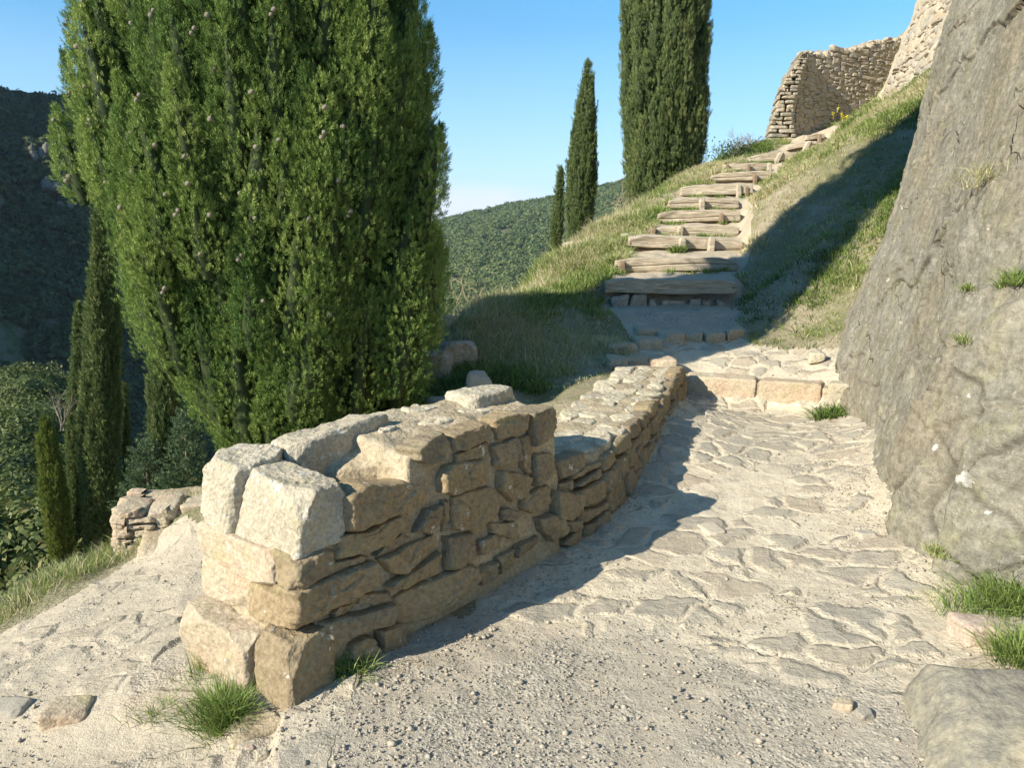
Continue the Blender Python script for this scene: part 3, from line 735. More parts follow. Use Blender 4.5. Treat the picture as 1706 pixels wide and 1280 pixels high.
# thin coping stones bedded flat along the top of the higher length
def flat_stones(bag, fm_, cells, bulge, dep, g, vlo=0., vhi=1.):
    for (a_, b_, ra, rb) in cells:
        k = 9; ph = np.linspace(0, 2*np.pi, k, endpoint=False)+g.uniform(0, 1)
        rr = g.uniform(.72, 1.1, k)
        P3 = [fm_(a_+ra*rr[i_]*cos(ph[i_]), b_+rb*rr[i_]*sin(ph[i_])) for i_ in range(k)]
        poly_stone(P3, np.array([0, 0, 1.]), dep, bulge*g.uniform(.6, 1.3), 44, 9, g, .006, .05, g.uniform(vlo, vhi), bag, .012)
mas.build("masonry", MAT['stone'], wall, False, wloc)
topb = Bag()
ftop = lambda s, w: Wp(s, w, .698+.055*np.clip(w/.45, 0, 1))
cells = [(.60, .29, .06, .03), (.7, .44, .14, .06), (.93, .43, .12, .06), (.62, .08, .10, .08), (.84, .09, .12, .08), (1.06, .08, .11, .08), (1.28, .09, .12, .08), (.88, .25, .12, .07), (1.12, .26, .10, .07)]
flat_stones(topb, ftop, cells, .006, .05, g)
topb.build("coping", MAT['cream'], wall, True, wloc)

# lower length running up beside the path
S2 = np.array([(.20, 3.64), (.47, 3.98), (.80, 4.72), (1.06, 5.4), (1.25, 6.0), (1.46, 6.6)])
s2l = np.concatenate([[0], np.cumsum(np.linalg.norm(np.diff(S2, axis=0), axis=1))])
def S2p(a_):
    return np.array([np.interp(a_, s2l, S2[:, 0]), np.interp(a_, s2l, S2[:, 1])])
def S2n(a_):
    d = S2p(min(a_+.05, s2l[-1]))-S2p(max(a_-.05, 0)); d /= np.linalg.norm(d); return np.array([d[1], -d[0]])
ztop2 = lambda a_: float(np.interp(a_, [0, .4, 1.2, 2.2, s2l[-1]], [.44, .42, .41, .40, .37]))
def S2f(a_, z): q = S2p(a_)+S2n(a_)*(.42-z)*.14; return np.array([q[0], q[1], z])
def S2t(a_, w, dz=0): q = S2p(a_)-S2n(a_)*w; return np.array([q[0], q[1], ztop2(a_)+dz])
na, nw = 150, 30
A_ = np.linspace(0, s2l[-1], na); V = []
prof = [(-.02, -.3), (.02, -.25), (.02, -.12), (.02, -.05), (.025, -.015), (.05, -.004)]+[(w_, .0) for w_ in np.linspace(.08, .44, 18)]+[(.47, -.01), (.49, -.04), (.5, -.12), (.51, -.25), (.52, -.6)]
for a_ in A_:
    n_ = S2n(a_); p_ = S2p(a_)
    for (w_, dz) in prof:
        q = p_-n_*w_*(1-.1*sin(a_*3))
        V.append((q[0], q[1], ztop2(a_)+dz))
V = np.array(V); V[:, 2] += fbm(V, 6, 4, 71)*.03; V[:, 0] += fbm(V, 7, 3, 72)*.025; V[:, 1] += fbm(V, 7, 3, 73)*.02
npf = len(prof); I = np.arange(na*npf).reshape(na, npf)
Qc = np.stack([I[:-1, :-1], I[1:, :-1], I[1:, 1:], I[:-1, 1:]], -1).reshape(-1, 4)
b = Bag(); b.add(V, Qc, None, .7); b.build("mortar_core", MAT['mortar'], wall, True, wloc)
b = Bag(); g = np.random.default_rng(21)
masonry(b, S2f, lambda a_: np.array([*S2n(a_), .14]), s2l[-1]-.02, lambda a_: float(np.interp(a_, [0, 1, 2, 3.4], [.0, .07, .12, .17])), lambda a_: ztop2(a_)+.01, (.09, .15), (.12, .3), g, 48, 10, .035, .09, .008, .009, 0., .22)
b.build("masonry", MAT['stone'], wall, False, wloc)
b = Bag()
cells = [(a_+g.uniform(-.03, .03), w_+g.uniform(-.02, .02), g.uniform(.07, .13), g.uniform(.05, .085)) for a_ in np.arange(.1, s2l[-1], .27) for w_ in (.09, .27, .43)]
cells = [(c_[0], c_[1], c_[2]*1.45, c_[3]*1.35) for c_ in cells]
flat_stones(b, lambda a_, w_: S2t(a_, w_, -.004), cells, .009, .05, g)
b.build("coping", MAT['cream'], wall, True, wloc)

# the short retaining corner at the left
g = np.random.default_rng(5)
T0 = P(193, 934, Z=-.34)
st_ = empty("retaining_wall", T0, "short ruined corner of stone wall beside the cypresses at the left path", "wall")
def Tp(a_, w_, z): return np.array([T0[0]+.97*a_-.22*w_+.05*(z+.34), T0[1]+.24*a_+.97*w_, z])
b = Bag()
hex_stone(box8(Tp, .02, .95, .02, .5, -.6, -.09, 0), 40, .08, .02, 0, g, b, .6, 7)
c8 = box8(Tp, .16, .9, -.28, .1, -.6, -.12); 
for i_ in (0, 1): c8[i_][0][1][2] = -.27+.1*i_
hex_stone(c8, 36, .12, .02, 2, g, b, .8, 6)
b.build("mortar_core", MAT['mortar'], st_, True, T0)
b = Bag()
masonry(b, lambda a_, z: Tp(a_, 0, z), np.array([.05, -1, .1]), .3, -.34, -.07, (.06, .09), (.1, .18), g, 40, 8, .03, .08, .006, .008)
masonry(b, lambda a_, z: Tp(0, .5-a_, z), np.array([-1, .1, .05]), .5, -.34, -.07, (.06, .09), (.1, .18), g, 40, 8, .03, .08, .006, .008)
for k in range(5): hex_stone(box8(Tp, .0+.18*k, .17+.18*k, .0, .3, -.12, -.065+.02*g.random(), .012, g), 16, .3, .008, 4, g, b)
b.build("masonry", MAT['step'], st_, True, T0)

#@@STEPS
# ------------------------------------------------------------------ the stone step across the path: three blocks
g = np.random.default_rng(9)
RA, RB = np.array([1.49, 6.58]), np.array([2.86, 5.98]); rd = (RB-RA)/np.linalg.norm(RB-RA); rn = np.array([-rd[1], rd[0]])
z_l, z_r = .17, .15
def Rp(a_, w_, z): q = RA+rd*a_+rn*w_; return np.array([q[0], q[1], z])
stp = empty("stone_step", Rp(.7, 0, .15), "stone step of three dressed blocks set in mortar across the path", "step")
sl_ = np.array(stp.location)
for k, (a0, a1, v_, mt) in enumerate([(.0, .58, .95, 'step'), (.61, 1.1, .1, 'step'), (1.13, 1.52, .6, 'pale')]):
    one("block", hex_stone(box8(Rp, a0, a1, 0, .2, -.02, .305+.008*k, .006, g), 34, .12, .009, 5, g, None, v_, 9), MAT[mt], stp, True, sl_)
one("mortar_bed", hex_stone(box8(Rp, -.08, 1.5, .03, .3, -.1, .285, .004, g), 30, .05, .008, 0, g, None, .6, 9), MAT['mortar'], stp, True, sl_)
# upper stone edge where the flags end under the timber steps
E0, E1_ = P(1135, 570, 7.72), P(1243, 562, 7.75)
st2 = empty("stone_kerb", (E0+E1_)/2-np.array([0, 0, .06]), "curved brown stone ledge between the flagstones and the first timber step", "kerb")
for k in range(3):
    t0, t1 = k/3, (k+1)/3-.02
    def Ep(a_, w_, z): q = E0*(1-a_)+E1_*a_; return np.array([q[0], q[1]-.1*sin(a_*math.pi)+w_, z+q[2]])
    one("block", hex_stone(box8(Ep, t0, t1, 0, .2, -.15, .085, .008, g), 26, .2, .01, 5, g, None, .3+.2*k, 9), MAT['step'], st2, True, np.array(st2.location))
# broken edging where the lower wall dies out
g = np.random.default_rng(19)
ed = empty("edging", P(1030, 600, 6.9), "broken stone edging where the low wall runs out beside the path", "edging")
el = np.array(ed.location)
for (x0, x1, yt, yb, Y_) in [(1012, 1045, 596, 632, 6.75), (1045, 1085, 594, 618, 6.85), (1016, 1060, 574, 596, 7.2), (1060, 1102, 566, 590, 7.35), (1085, 1125, 600, 622, 6.75), (1100, 1138, 555, 578, 7.6), (1062, 1105, 548, 566, 7.8)]:
    a0 = P(x0, yb, Y_); a1 = P(x1, yb, Y_); top = P(x0, yt, Y_+.05)[2]
    f_ = lambda a_, w_, z: np.array([a0[0]+(a1[0]-a0[0])*a_, a0[1]+w_, z])
    one("block", hex_stone(box8(f_, 0, 1, 0, .26, a0[2]-.15, top, .012, g), 22, .25, .01, 5, g, None, None, 8), MAT['step'], ed, True, el)

# timber steps
NAMES = ["lowest, fully shaded dark timber step on loose stones", "second lowest timber step, half in shade, above a grass strip", "third timber step, with two stakes and a green tuft in front",
 "fourth timber step, one dark stake at its left end and one in the middle", "fifth timber step, split along its length, curved", "sixth timber step from the bottom, straight with one central stake",
 "seventh timber step, with a dark stake near its right end", "eighth timber step, tilted up to the right with a mid stake", "ninth timber step, short, three stakes along it",
 "tenth timber step, rising to the right with a leaning stake", "eleventh timber step, thin plank with leaning stake below the ruin", "topmost pale timber step at the foot of the ruined wall"]
PEGS = [[], [(1040, -1)], [(1140, 1), (1190, 1)], [(1091, -1), (1136, 1)], [(1203, -1)], [(1170, 1)], [(1230, 1), (1243, -1)], [(1256, -1)], [(1245, -1), (1278, 1), (1209, -1)], [(1298, 2)], [(1344, 2)], [(1359, -1)]]
g = np.random.default_rng(33)
for k, (Y_, x0, x1, zt, tl) in enumerate(LG):
    th_ = [.15, .15, .15, .15, .16, .15, .16, .15, .14, .14, .10, .11][k]
    e = empty("timber_step", ((x0+x1)/2, Y_, zt-th_), NAMES[k], "step", "timber steps climbing to the ruin"); el = np.array(e.location)
    ex = .0
    if k == 2: x0 += .0
    f_ = lambda a_, w_, z: np.array([x0+(x1-x0)*a_, Y_+w_+.05*a_*(k % 3-1), z+tl*(2*a_-1)+.012*sin(3*a_+k)])
    c_ = box8(f_, -.01, 1.01, -.02, .13, zt-th_, zt+.005, .006, g)
    q, Q = cube_grid(30); 
    W, Q, _, _ = hex_stone(c_, 40, .1, .0, 3, g)
    W[:, 2] += fbm(W*np.array([3.2, 14, 14])+k*5, 1, 4, 61)*.015+.009*np.sin(W[:, 0]*2.4+k*1.7); W[:, 1] += fbm(W*np.array([3, 12, 12])+k*5+9, 1, 4, 62)*.018; W[:, 2] -= .03*sst(.25, 0, np.minimum(W[:, 0]-W[:, 0].min(), W[:, 0].max()-W[:, 0]))*(W[:, 2] > el[2]+.08)
    W[:, 1] -= -.018*np.exp(-((W[:, 2]-el[2]-.07-.02*np.sin(W[:, 0]*3+k))/.006)**2)*(W[:, 1] < Y_+.03)*(k in (1, 4, 5, 7))
    one("log", (W, Q, None, .5), MAT['wood'], e, True, el)
    for (px, ty) in PEGS[k]:
        xp = P(px, 300, Y_)[0] if ty != 2 else P(px, 260, Y_)[0]
        zz = gz1(xp, Y_-.12); hh = [.17, .21, .27][[-1, 1, 2].index(ty)]
        rr_ = .032 if ty == -1 else .042
        lean = .09 if ty == 2 else g.uniform(-.015, .015)
        f2_ = lambda a_, w_, z: np.array([xp+rr_*(2*a_-1)+lean*(z-zt)/.2, Y_-.055+rr_*1.2*(2*w_-1), z])
        W, Q, _, _ = hex_stone(box8(f2_, 0, 1, 0, 1, min(zz-.06, zt-.2), zt-.02+(.015 if ty > 0 else -.01)+(.03 if ty == 2 else 0), .004, g), 14, .4, .003, 3, g)
        one("stake", (W, Q, None, .5), MAT['peg'] if ty == -1 else MAT['wood'], e, True, el)
# rubble under the lowest timber
b = Bag()
xq = LG[0, 1]+.08
while xq < LG[0, 2]-.12:
    wq = g.uniform(.1, .34); hq = g.uniform(.08, .17)
    f_ = lambda a_, w_, z: np.array([xq+wq*a_, 8.76+g.uniform(-.0, .03)+.12*w_, z])
    hex_stone(box8(f_, 0, 1, 0, 1, LG[0, 3]-.4, LG[0, 3]-.15-(.17-hq), .02, g), 12, .3, .012, 6, g, b); xq += wq+g.uniform(.0, .06)
b.build("rubble", MAT['ruin'], bpy.data.objects["timber_step"], True, np.array(bpy.data.objects["timber_step"].location))

#@@ROCK
# ------------------------------------------------------------------ the leaning rock face on the right
BL = np.array([(8.0, 10.0), (5.2, 8.6), (3.7, 7.9), (3.0, 7.25), (2.68, 6.5), (2.52, 5.9), (2.42, 5.35), (2.2, 4.7), (2.03, 4.1), (1.98, 3.7), (2.08, 3.15), (2.4, 2.5), (3.0, 1.6), (3.5, .4), (3.7, -2.5)])
bl = np.concatenate([[0], np.cumsum(np.linalg.norm(np.diff(BL, axis=0), axis=1))])
ns, nh = 620, 420
ss = np.interp(np.linspace(0, 1, ns), [0, .18, .9, 1], [0, bl[4]-1.2, bl[12], bl[-1]])
bx = np.interp(ss, bl, BL[:, 0]); by = np.interp(ss, bl, BL[:, 1])
for _ in range(9):
    bx[1:-1] = .25*bx[:-2]+.5*bx[1:-1]+.25*bx[2:]; by[1:-1] = .25*by[:-2]+.5*by[1:-1]+.25*by[2:]
tx = np.gradient(bx); ty = np.gradient(by); tn = np.hypot(tx, ty); nx, ny = ty/tn, -tx/tn      # towards the path
nx, ny = -np.abs(nx)*np.sign(1), ny*np.where(nx > 0, -1, 1)
hh = np.concatenate([np.linspace(-.35, 4.4, 400), np.linspace(4.4, 6.5, 131)[1:]])
Hg, Sg = np.meshgrid(hh, np.arange(ns), indexing='ij')
Sx = bx[Sg]; Sy = by[Sg]; Nx = nx[Sg]; Ny = ny[Sg]; Sa = ss[Sg]
zb = gz(bx, by, False)[Sg]
hrel = Hg
lean_x = .30*np.clip(hrel, -1, 9)+.012*np.clip(hrel-2.2, 0, 9)**2
X = Sx+lean_x*1.0; Y = Sy+lean_x*.22; Z = zb*.6+hrel*1.0+.02
q = np.stack([X.ravel(), Y.ravel(), Z.ravel()], 1)
# bedding runs diagonally; big slab edges, small scars
rot = np.array([[.72, .1, .69], [.2, .93, -.3], [-.66, .35, .66]])
qr = q@rot.T
wq_ = np.stack([fbm(q, 1.7, 3, 9), fbm(q, 1.7, 3, 10), fbm(q, 1.7, 3, 11)], 1)
dsp = fbm(q, .55, 2, 101)*.11+fbm(q, 7, 5, 104, .65)*.014
h1, e1 = planes(qr*np.array([.55, .7, 1.5])+wq_*.22, 7); h2, e2 = planes(qr*np.array([1.7, 2.2, 4.6])+wq_*.3, 17); h3, e3 = planes(qr*np.array([6, 8, 15])+wq_*.8, 27)
dsp += h1*.035-.016*sst(.012, 0, e1)+h2*.016-.007*sst(.015, 0, e2)+h3*.009
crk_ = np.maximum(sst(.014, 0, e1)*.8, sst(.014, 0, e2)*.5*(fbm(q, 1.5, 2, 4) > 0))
# the nearer slab that stands proud of the rest, its edge slanting down towards the path
dY_ = q[:, 1]*cos(PITCH)-(q[:, 2]-CAMZ)*sin(PITCH); uY_ = q[:, 1]*sin(PITCH)+(q[:, 2]-CAMZ)*cos(PITCH); vis = dY_ > .5; dY_ = np.maximum(dY_, .5)
ppx = 853+FPX*q[:, 0]/dY_; ppy = 640-FPX*uY_/dY_
wob_ = fbm(q, 3.5, 4, 5, .6)
def slab(xs, ys_, amt, wd_=.05, crack=.03):
    """a slab standing proud of the face to the right of a broken edge, with a crack along it"""
    global dsp
    sg_ = (ppx-np.interp(ppy, ys_, xs))/FPX*dY_+.07*wob_
    ins_ = np.where(vis, sst(ys_[0]-60, ys_[0]+40, ppy)*sst(ys_[-1]+120, ys_[-1], ppy), 0)
    global crk_
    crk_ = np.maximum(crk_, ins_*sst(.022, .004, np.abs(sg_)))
    dsp = dsp+ins_*(amt*sst(0, wd_, sg_)*sst(1.4, .5, sg_)-crack*sst(.035, 0, np.abs(sg_)))
slab([1706, 1612, 1598, 1560, 1512, 1497, 1500], [470, 560, 650, 700, 780, 900, 970], .13, .04, .05)
slab([1560, 1500, 1470, 1440], [560, 640, 700, 760], .05, .05, .02)
slab([1700, 1660, 1625, 1600], [700, 780, 860, 960], .05, .03, .03)
nzv = .28
X = q[:, 0]+Nx.ravel()*dsp; Y = q[:, 1]+Ny.ravel()*dsp; Z = q[:, 2]+nzv*dsp
back = sst(4.6, 6.5, hrel.ravel()); X = X+back*3.5; Z = Z-back*.9
I = np.arange(len(hh)*ns).reshape(len(hh), ns)
Qk = np.stack([I[:-1, :-1], I[1:, :-1], I[1:, 1:], I[:-1, 1:]], -1).reshape(-1, 4)
m = M("grey_schist_rock", .9, .2)
dvec = m.mapping((1, 1, 1), (.2, .75, .1))
st1 = m.noise(3.2, 6, .7, vec=m.mapping((.5, 1.2, 3.2), vec=dvec)); f0 = m.noise(1.3, 6, .62); f1 = m.noise(26, 5, .7); f2 = m.noise(120, 3, .6)
c = m.mix(m.map(st1, .36, .66), (.2, .185, .145), (.32, .295, .23))
c = m.mix(m.map(f0, .46, .64, 0, .7), c, (.27, .225, .15))
c = m.mix(m.map(m.noise(5, 5, .7), .52, .66, 0, .6), c, (.25, .235, .13))
c = m.mix(m.map(m.noise(2.6, 6, .7), .56, .7, 0, .5), c, (.15, .15, .135))
c = m.mix(.9, c, m.map(f1, .28, .72, .5, 1.4), 'MULTIPLY')
c = m.mix(m.map(f2, .58, .7, 0, .6), c, (.09, .08, .065))
c = m.mix(m.map(m.noise(42, 3, .6), .62, .7, 0, .55), c, (.42, .4, .32))
wp = m.warp(.12, 16)
for vs_, th_, rad_ in ((1.7, .3, .085), (4.3, .55, .09), (9.5, .8, .12)):
    vd = m.vor(vs_, 'F1', vec=wp); vc = m.n("ShaderNodeSeparateColor"); m.L(m.vor(vs_, 'F1', vec=wp, outp=1), vc.inputs[0])
    pr = m.math('ADD', vd, m.math('MULTIPLY', m.math('SUBTRACT', m.noise(30, 5, .75), .5), .22))
    mk_ = m.math('MULTIPLY', m.map(pr, rad_*.6, rad_*.75, 1, 0), m.map(vc.outputs[0], th_, th_+.02))
    c = m.mix(m.math('MULTIPLY', mk_, .8), c, (.6, .59, .54))
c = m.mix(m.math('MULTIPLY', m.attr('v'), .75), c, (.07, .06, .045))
ve = m.vor(1.3, 'DISTANCE_TO_EDGE', vec=m.mapping((.45, 1.1, 1.9), (.2, .75, .1), vec=m.warp(.5, 2.2)))
lin = m.math('MULTIPLY', m.map(ve, .003, .014, 1, 0), m.map(m.noise(1.6, 4, .6), .55, .62))
c = m.mix(m.math('MULTIPLY', lin, .8), c, (.08, .07, .05))
scr = m.noise(7, 7, .8, vec=m.mapping((.6, 1, 7), (.3, .9, .1)))
c = m.mix(m.map(scr, .54, .66, 0, .35), c, (.38, .36, .29)); c = m.mix(m.map(scr, .46, .34, 0, .35), c, (.12, .115, .085))
h = m.math('ADD', m.math('ADD', m.math('MULTIPLY', f1, .9), m.math('MULTIPLY', lin, -1.0)), m.math('ADD', m.math('MULTIPLY', scr, .5), m.math('MULTIPLY', f2, .25)))
MAT['rock'] = m.done(c, m.bump(h, .016, .9))
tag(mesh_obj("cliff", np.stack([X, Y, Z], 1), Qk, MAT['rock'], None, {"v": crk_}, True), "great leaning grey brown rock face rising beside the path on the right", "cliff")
RKV = np.stack([X, Y, Z], 1).reshape(len(hh), ns, 3); RKS = ss; RKH = hh
# boulder at the right corner
g = np.random.default_rng(12)
m = M("mottled_boulder", .9, .2)
f0 = m.noise(16, 6, .75); f1 = m.noise(60, 4, .7); f3 = m.noise(3, 4, .6)
c = m.mix(m.map(f0, .42, .62), (.32, .29, .215), (.21, .195, .16))
c = m.mix(m.map(f3, .5, .7, 0, .7), c, (.46, .38, .24))
c = m.mix(.7, c, m.map(f1, .3, .7, .6, 1.2), 'MULTIPLY')
MAT['boulder'] = m.done(c, m.bump(m.math('ADD', f0, f1), .006))
Bq = lambda a_, w_, z: np.array([1.12+.75*a_-.1*w_, 1.75+.72*w_, z-.05*a_])
c8 = box8(Bq, 0, 1, 0, 1, -.25, .20, 0)
c8[0, 1, 1] = (1.42, 2.36, .23); c8[1, 1, 1] = (1.82, 2.36, .17); c8[0, 0, 1] = (1.22, 1.75, .10); c8[1, 0, 1] = (1.9, 1.7, .27); c8[0, 1, 0] = (1.26, 2.5, -.2); c8[1, 1, 0] = (1.95, 2.5, -.2); c8[0, 0, 0] = (.86, 1.7, -.25)
o = one("boulder", hex_stone(c8, 90, .3, .02, 7, g, None, .5, 4), MAT['boulder'], None, True)
tag(o, "mottled ochre and grey boulder in the right foreground corner", "boulder")

#@@RUIN
# ------------------------------------------------------------------ ruined wall and battered wall behind it
g = np.random.default_rng(14)
A0, A1 = P(1322, 236, 18.6), P(1520, 190, 20.2)
ru = empty("ruined_wall", A0, "ruined rubble wall with orange lichen at the top of the steps", "ruin")
ud = (A1-A0)[:2]; UL = np.linalg.norm(ud); ud = ud/UL; un = np.array([ud[1], -ud[0]])
if un[1] > 0: un = -un
tpx = [(1322, 132, 0), (1328, 108, 0), (1336, 89, 0), (1365, 86, 0), (1395, 84, 0), (1430, 76, 0), (1462, 68, 0), (1500, 60, 0), (1560, 52, 0)]
def ru_at(px):   # distance along the face for a column of the measured outline
    s = (px-853)/FPX/1.06; return (s*A0[1]-A0[0])/(ud[0]-s*ud[1])
ta = [ru_at(t_[0]) for t_ in tpx]
tz = [P(t_[0], t_[1], A0[1]+ud[1]*ru_at(t_[0]))[2] for t_ in tpx]
UL = ta[-1]
zlo = lambda a_: gz1(*(A0[:2]+ud*a_))-.2
top = lambda a_: float(np.interp(a_, ta, tz))+.05*sin(a_*23)+.03*sin(a_*51)
Rf = lambda a_, z: np.array([A0[0]+ud[0]*a_, A0[1]+ud[1]*a_, z])
b = Bag(); masonry(b, Rf, np.array([un[0], un[1], .02]), UL, zlo, top, (.07, .15), (.1, .36), g, 18, 5, .017, .1, .003, .012, 0, .45)
b.build("masonry", MAT['ruin'], ru, True, A0)
V = []; na = 90
for a_ in np.linspace(.04, UL, na):
    lo_, hi_ = zlo(a_)-.4, top(a_)-.03
    for k in range(26): z = lo_+(hi_-lo_)*k/25; V.append((*(A0[:2]+ud*a_-un*.012), z))
    for k in range(1, 5): V.append((*(A0[:2]+ud*a_-un*(.012+.14*k*min(1, .1+a_/1.2))), hi_+.02*sin(k*9+a_*7)))
V = np.array(V); V += un.tolist()+[0]*0 if False else 0
V[:, 0] += un[0]*fbm(V, 6, 3, 5)*.03; V[:, 1] += un[1]*fbm(V, 6, 3, 5)*.03; V[:, 2] += fbm(V, 8, 3, 6)*.03*(np.tile(np.arange(30) > 24, na))
I = np.arange(na*30).reshape(na, 30); Qr = np.stack([I[:-1, :-1], I[1:, :-1], I[1:, 1:], I[:-1, 1:]], -1).reshape(-1, 4)
bb = Bag(); bb.add(V, Qr, None, .5); bb.build("mortar_core", MAT['ruinm'], ru, True, A0)
# broken end that comes forward, stepped like stairs, its cross-section towards us
b = Bag(); E0_ = A0[:2]
outl = [(243, 1280, 1328), (228, 1281, 1326), (214, 1284, 1324), (200, 1288, 1323), (186, 1293, 1324), (172, 1296, 1327), (158, 1299, 1330), (146, 1304, 1333), (134, 1310, 1336), (122, 1318, 1340), (110, 1326, 1344), (99, 1331, 1347), (91, 1334, 1350)]
Yc = 18.2
for k in range(len(outl)):
    py, l_, r_ = outl[k]; pt = outl[k+1][0] if k+1 < len(outl) else py-8
    n_ = 2 if k % 2 else 3
    for sub_ in range(2):
        yb = py+(pt-py)*sub_/2; yt = py+(pt-py)*(sub_+1)/2
        cuts = np.sort(np.concatenate([[0, 1], g.uniform(.2, .8, n_-1)]))
        for i_ in range(n_):
            if cuts[i_+1]-cuts[i_] < .1: continue
            x0 = l_+(r_-l_)*cuts[i_]+g.uniform(-1, 1); x1 = l_+(r_-l_)*cuts[i_+1]+g.uniform(-1, 1)
            q0, q1, q2 = P(x0, yb, Yc), P(x1, yb, Yc), P(x0, yt, Yc)
            dy = g.uniform(-.05, .03); dk = 1.1 if k < 9 else 1.4
            f_ = lambda a_, w_, z: np.array([q0[0]+(q1[0]-q0[0]-.012)*a_+.25*w_, Yc+dy+w_*dk, z])
            hex_stone(box8(f_, 0, 1, 0, 1, q0[2], q2[2]-.006, .008, g), 9, .25, .012, 4, g, b)
for (k0, k1, xo) in ((0, 4, 3), (4, 8, 4), (8, 12, 5)):
    y0, l0, r0 = outl[k0]; y1, l1, r1 = outl[k1]; cc = []
    for (l_, r_, y_) in ((l0, r0, y0), (l1, r1, y1)): cc.append((P(l_+xo, y_, Yc+.2), P(r_-1, y_, Yc+.2)))
    c8 = np.array([[[cc[c_][a_]+np.array([.2*w_, w_*.9, -.1*(c_ == 0)]) for c_ in (0, 1)] for w_ in (0, 1)] for a_ in (0, 1)])
    hex_stone(c8, 14, .05, .01, 0, g, b)
b.build("broken_end", MAT['ruin'], ru, True, A0)
# battered wall
g = np.random.default_rng(15)
B0, B1 = P(1452, 192, 17.5), P(1700, 230, 10.5)
bw = empty("battered_wall", B0, "sloping mortared stone wall face rising above the rock", "wall")
ud2 = (B1-B0)[:2]; L2 = np.linalg.norm(ud2); ud2 = ud2/L2; un2 = np.array([-abs(ud2[1]), ud2[0]*(-1 if ud2[1] < 0 else 1)])
un2 = np.array([ud2[1], -ud2[0]]) if (np.array([ud2[1], -ud2[0]])@(-B0[:2])) > 0 else np.array([-ud2[1], ud2[0]])
btl = P(1560, -40, 17.8)[0]-B0[0]; hz_ = P(1560, -40, 17.8)[2]-B0[2]
lean = btl/hz_
Bf = lambda a_, z: np.array([B0[0]+ud2[0]*a_+lean*(z-B0[2])*.95, B0[1]+ud2[1]*a_+(z-B0[2])*.2, z])
nb_ = np.array([un2[0], un2[1], .35])
b = Bag(); masonry(b, Bf, nb_, L2, B0[2]-.9, B0[2]+hz_+1., (.1, .24), (.15, .55), g, 18, 5, .03, .1, .02, .014, .25, .5)
b.build("masonry", MAT['ruin'], bw, True, B0)
V = []; na = 140; nk = 90
for a_ in np.linspace(-.02, L2, na):
    for k in range(nk): V.append(Bf(a_, B0[2]-1.2+(hz_+2.3)*k/(nk-1)))
V = np.array(V); dn = fbm(V, 2.4, 4, 8)*.07+fbm(V, 9, 3, 9)*.02
V = V+np.array([un2[0], un2[1], .3])*dn[:, None]
I = np.arange(na*nk).reshape(na, nk); Qr = np.stack([I[:-1, :-1], I[1:, :-1], I[1:, 1:], I[:-1, 1:]], -1).reshape(-1, 4)
V2 = V.reshape(na, nk, 3)[0][None]+np.linspace(0, 1, 8)[:, None, None]*np.array([1.6, 2.0, 0])
I2 = np.arange(8*nk).reshape(8, nk); Qr2 = np.stack([I2[:-1, :-1], I2[1:, :-1], I2[1:, 1:], I2[:-1, 1:]], -1).reshape(-1, 4)
bb = Bag(); bb.add(V, Qr, None, .5); bb.add(V2.reshape(-1, 3), Qr2, None, .5); bb.build("mortar_core", MAT['ruinm'], bw, True, B0)
#@@END2
#@@TREES
# ------------------------------------------------------------------ cypresses
def spray_template(nk, wd, g):
    """upright scale-leaf spray of unit length along +Z: rhombic twiglets in two planes"""
    V = []; Q = []
    for k in range(nk):
        t = (k+.5)/nk; side = 1 if k % 2 else -1; pl = (k//2) % 2
        l = .42*(1-.65*t)+.08; an = R(38+10*g.normal()*.5)
        b_ = np.array([0, 0, t*.72]); d = np.array([side*sin(an), 0, cos(an)]) if pl == 0 else np.array([0, side*sin(an), cos(an)])
        if k == nk-1: d = np.array([0, 0, 1.]); l = .32; b_ = np.array([0, 0, .7])
        n_ = np.cross(d, g.normal(size=3)); n_ /= np.linalg.norm(n_)
        i = len(V); V += [b_, b_+d*l*.5+n_*wd, b_+d*l, b_+d*l*.5-n_*wd]; Q.append([i, i+1, i+2, i+3])
    return np.array(V), np.array(Q)
def put_sprays(bag, pos, dirs, ln, tone, nk, wd, g, chunk=60000):
    tv, tq = spray_template(nk, wd, g); k = len(pos)
    dirs = dirs/np.linalg.norm(dirs, axis=1, keepdims=True)
    r_ = g.normal(size=(k, 3)); A = np.cross(dirs, r_); A /= np.linalg.norm(A, axis=1, keepdims=True); B = np.cross(dirs, A)
    V = pos[:, None]+ln[:, None, None]*(tv[None, :, :1]*A[:, None]+tv[None, :, 1:2]*B[:, None]+tv[None, :, 2:]*dirs[:, None])
    Q = tq[None]+(np.arange(k)*len(tv))[:, None, None]
    tt = np.clip(tone[:, None]+.22*tv[None, :, 2]-.05, .06, 1)
    bag.add(V.reshape(-1, 3), Q.reshape(-1, 4), None, tt.ravel())
def thin_out(cand, pos, g, gap=.16, most=62):
    kept = []
    for q_ in g.permutation(cand):
        if all(np.linalg.norm(pos[q_]-pos[k_]) > gap for k_ in kept): kept.append(q_)
        if len(kept) >= most: break
    return kept
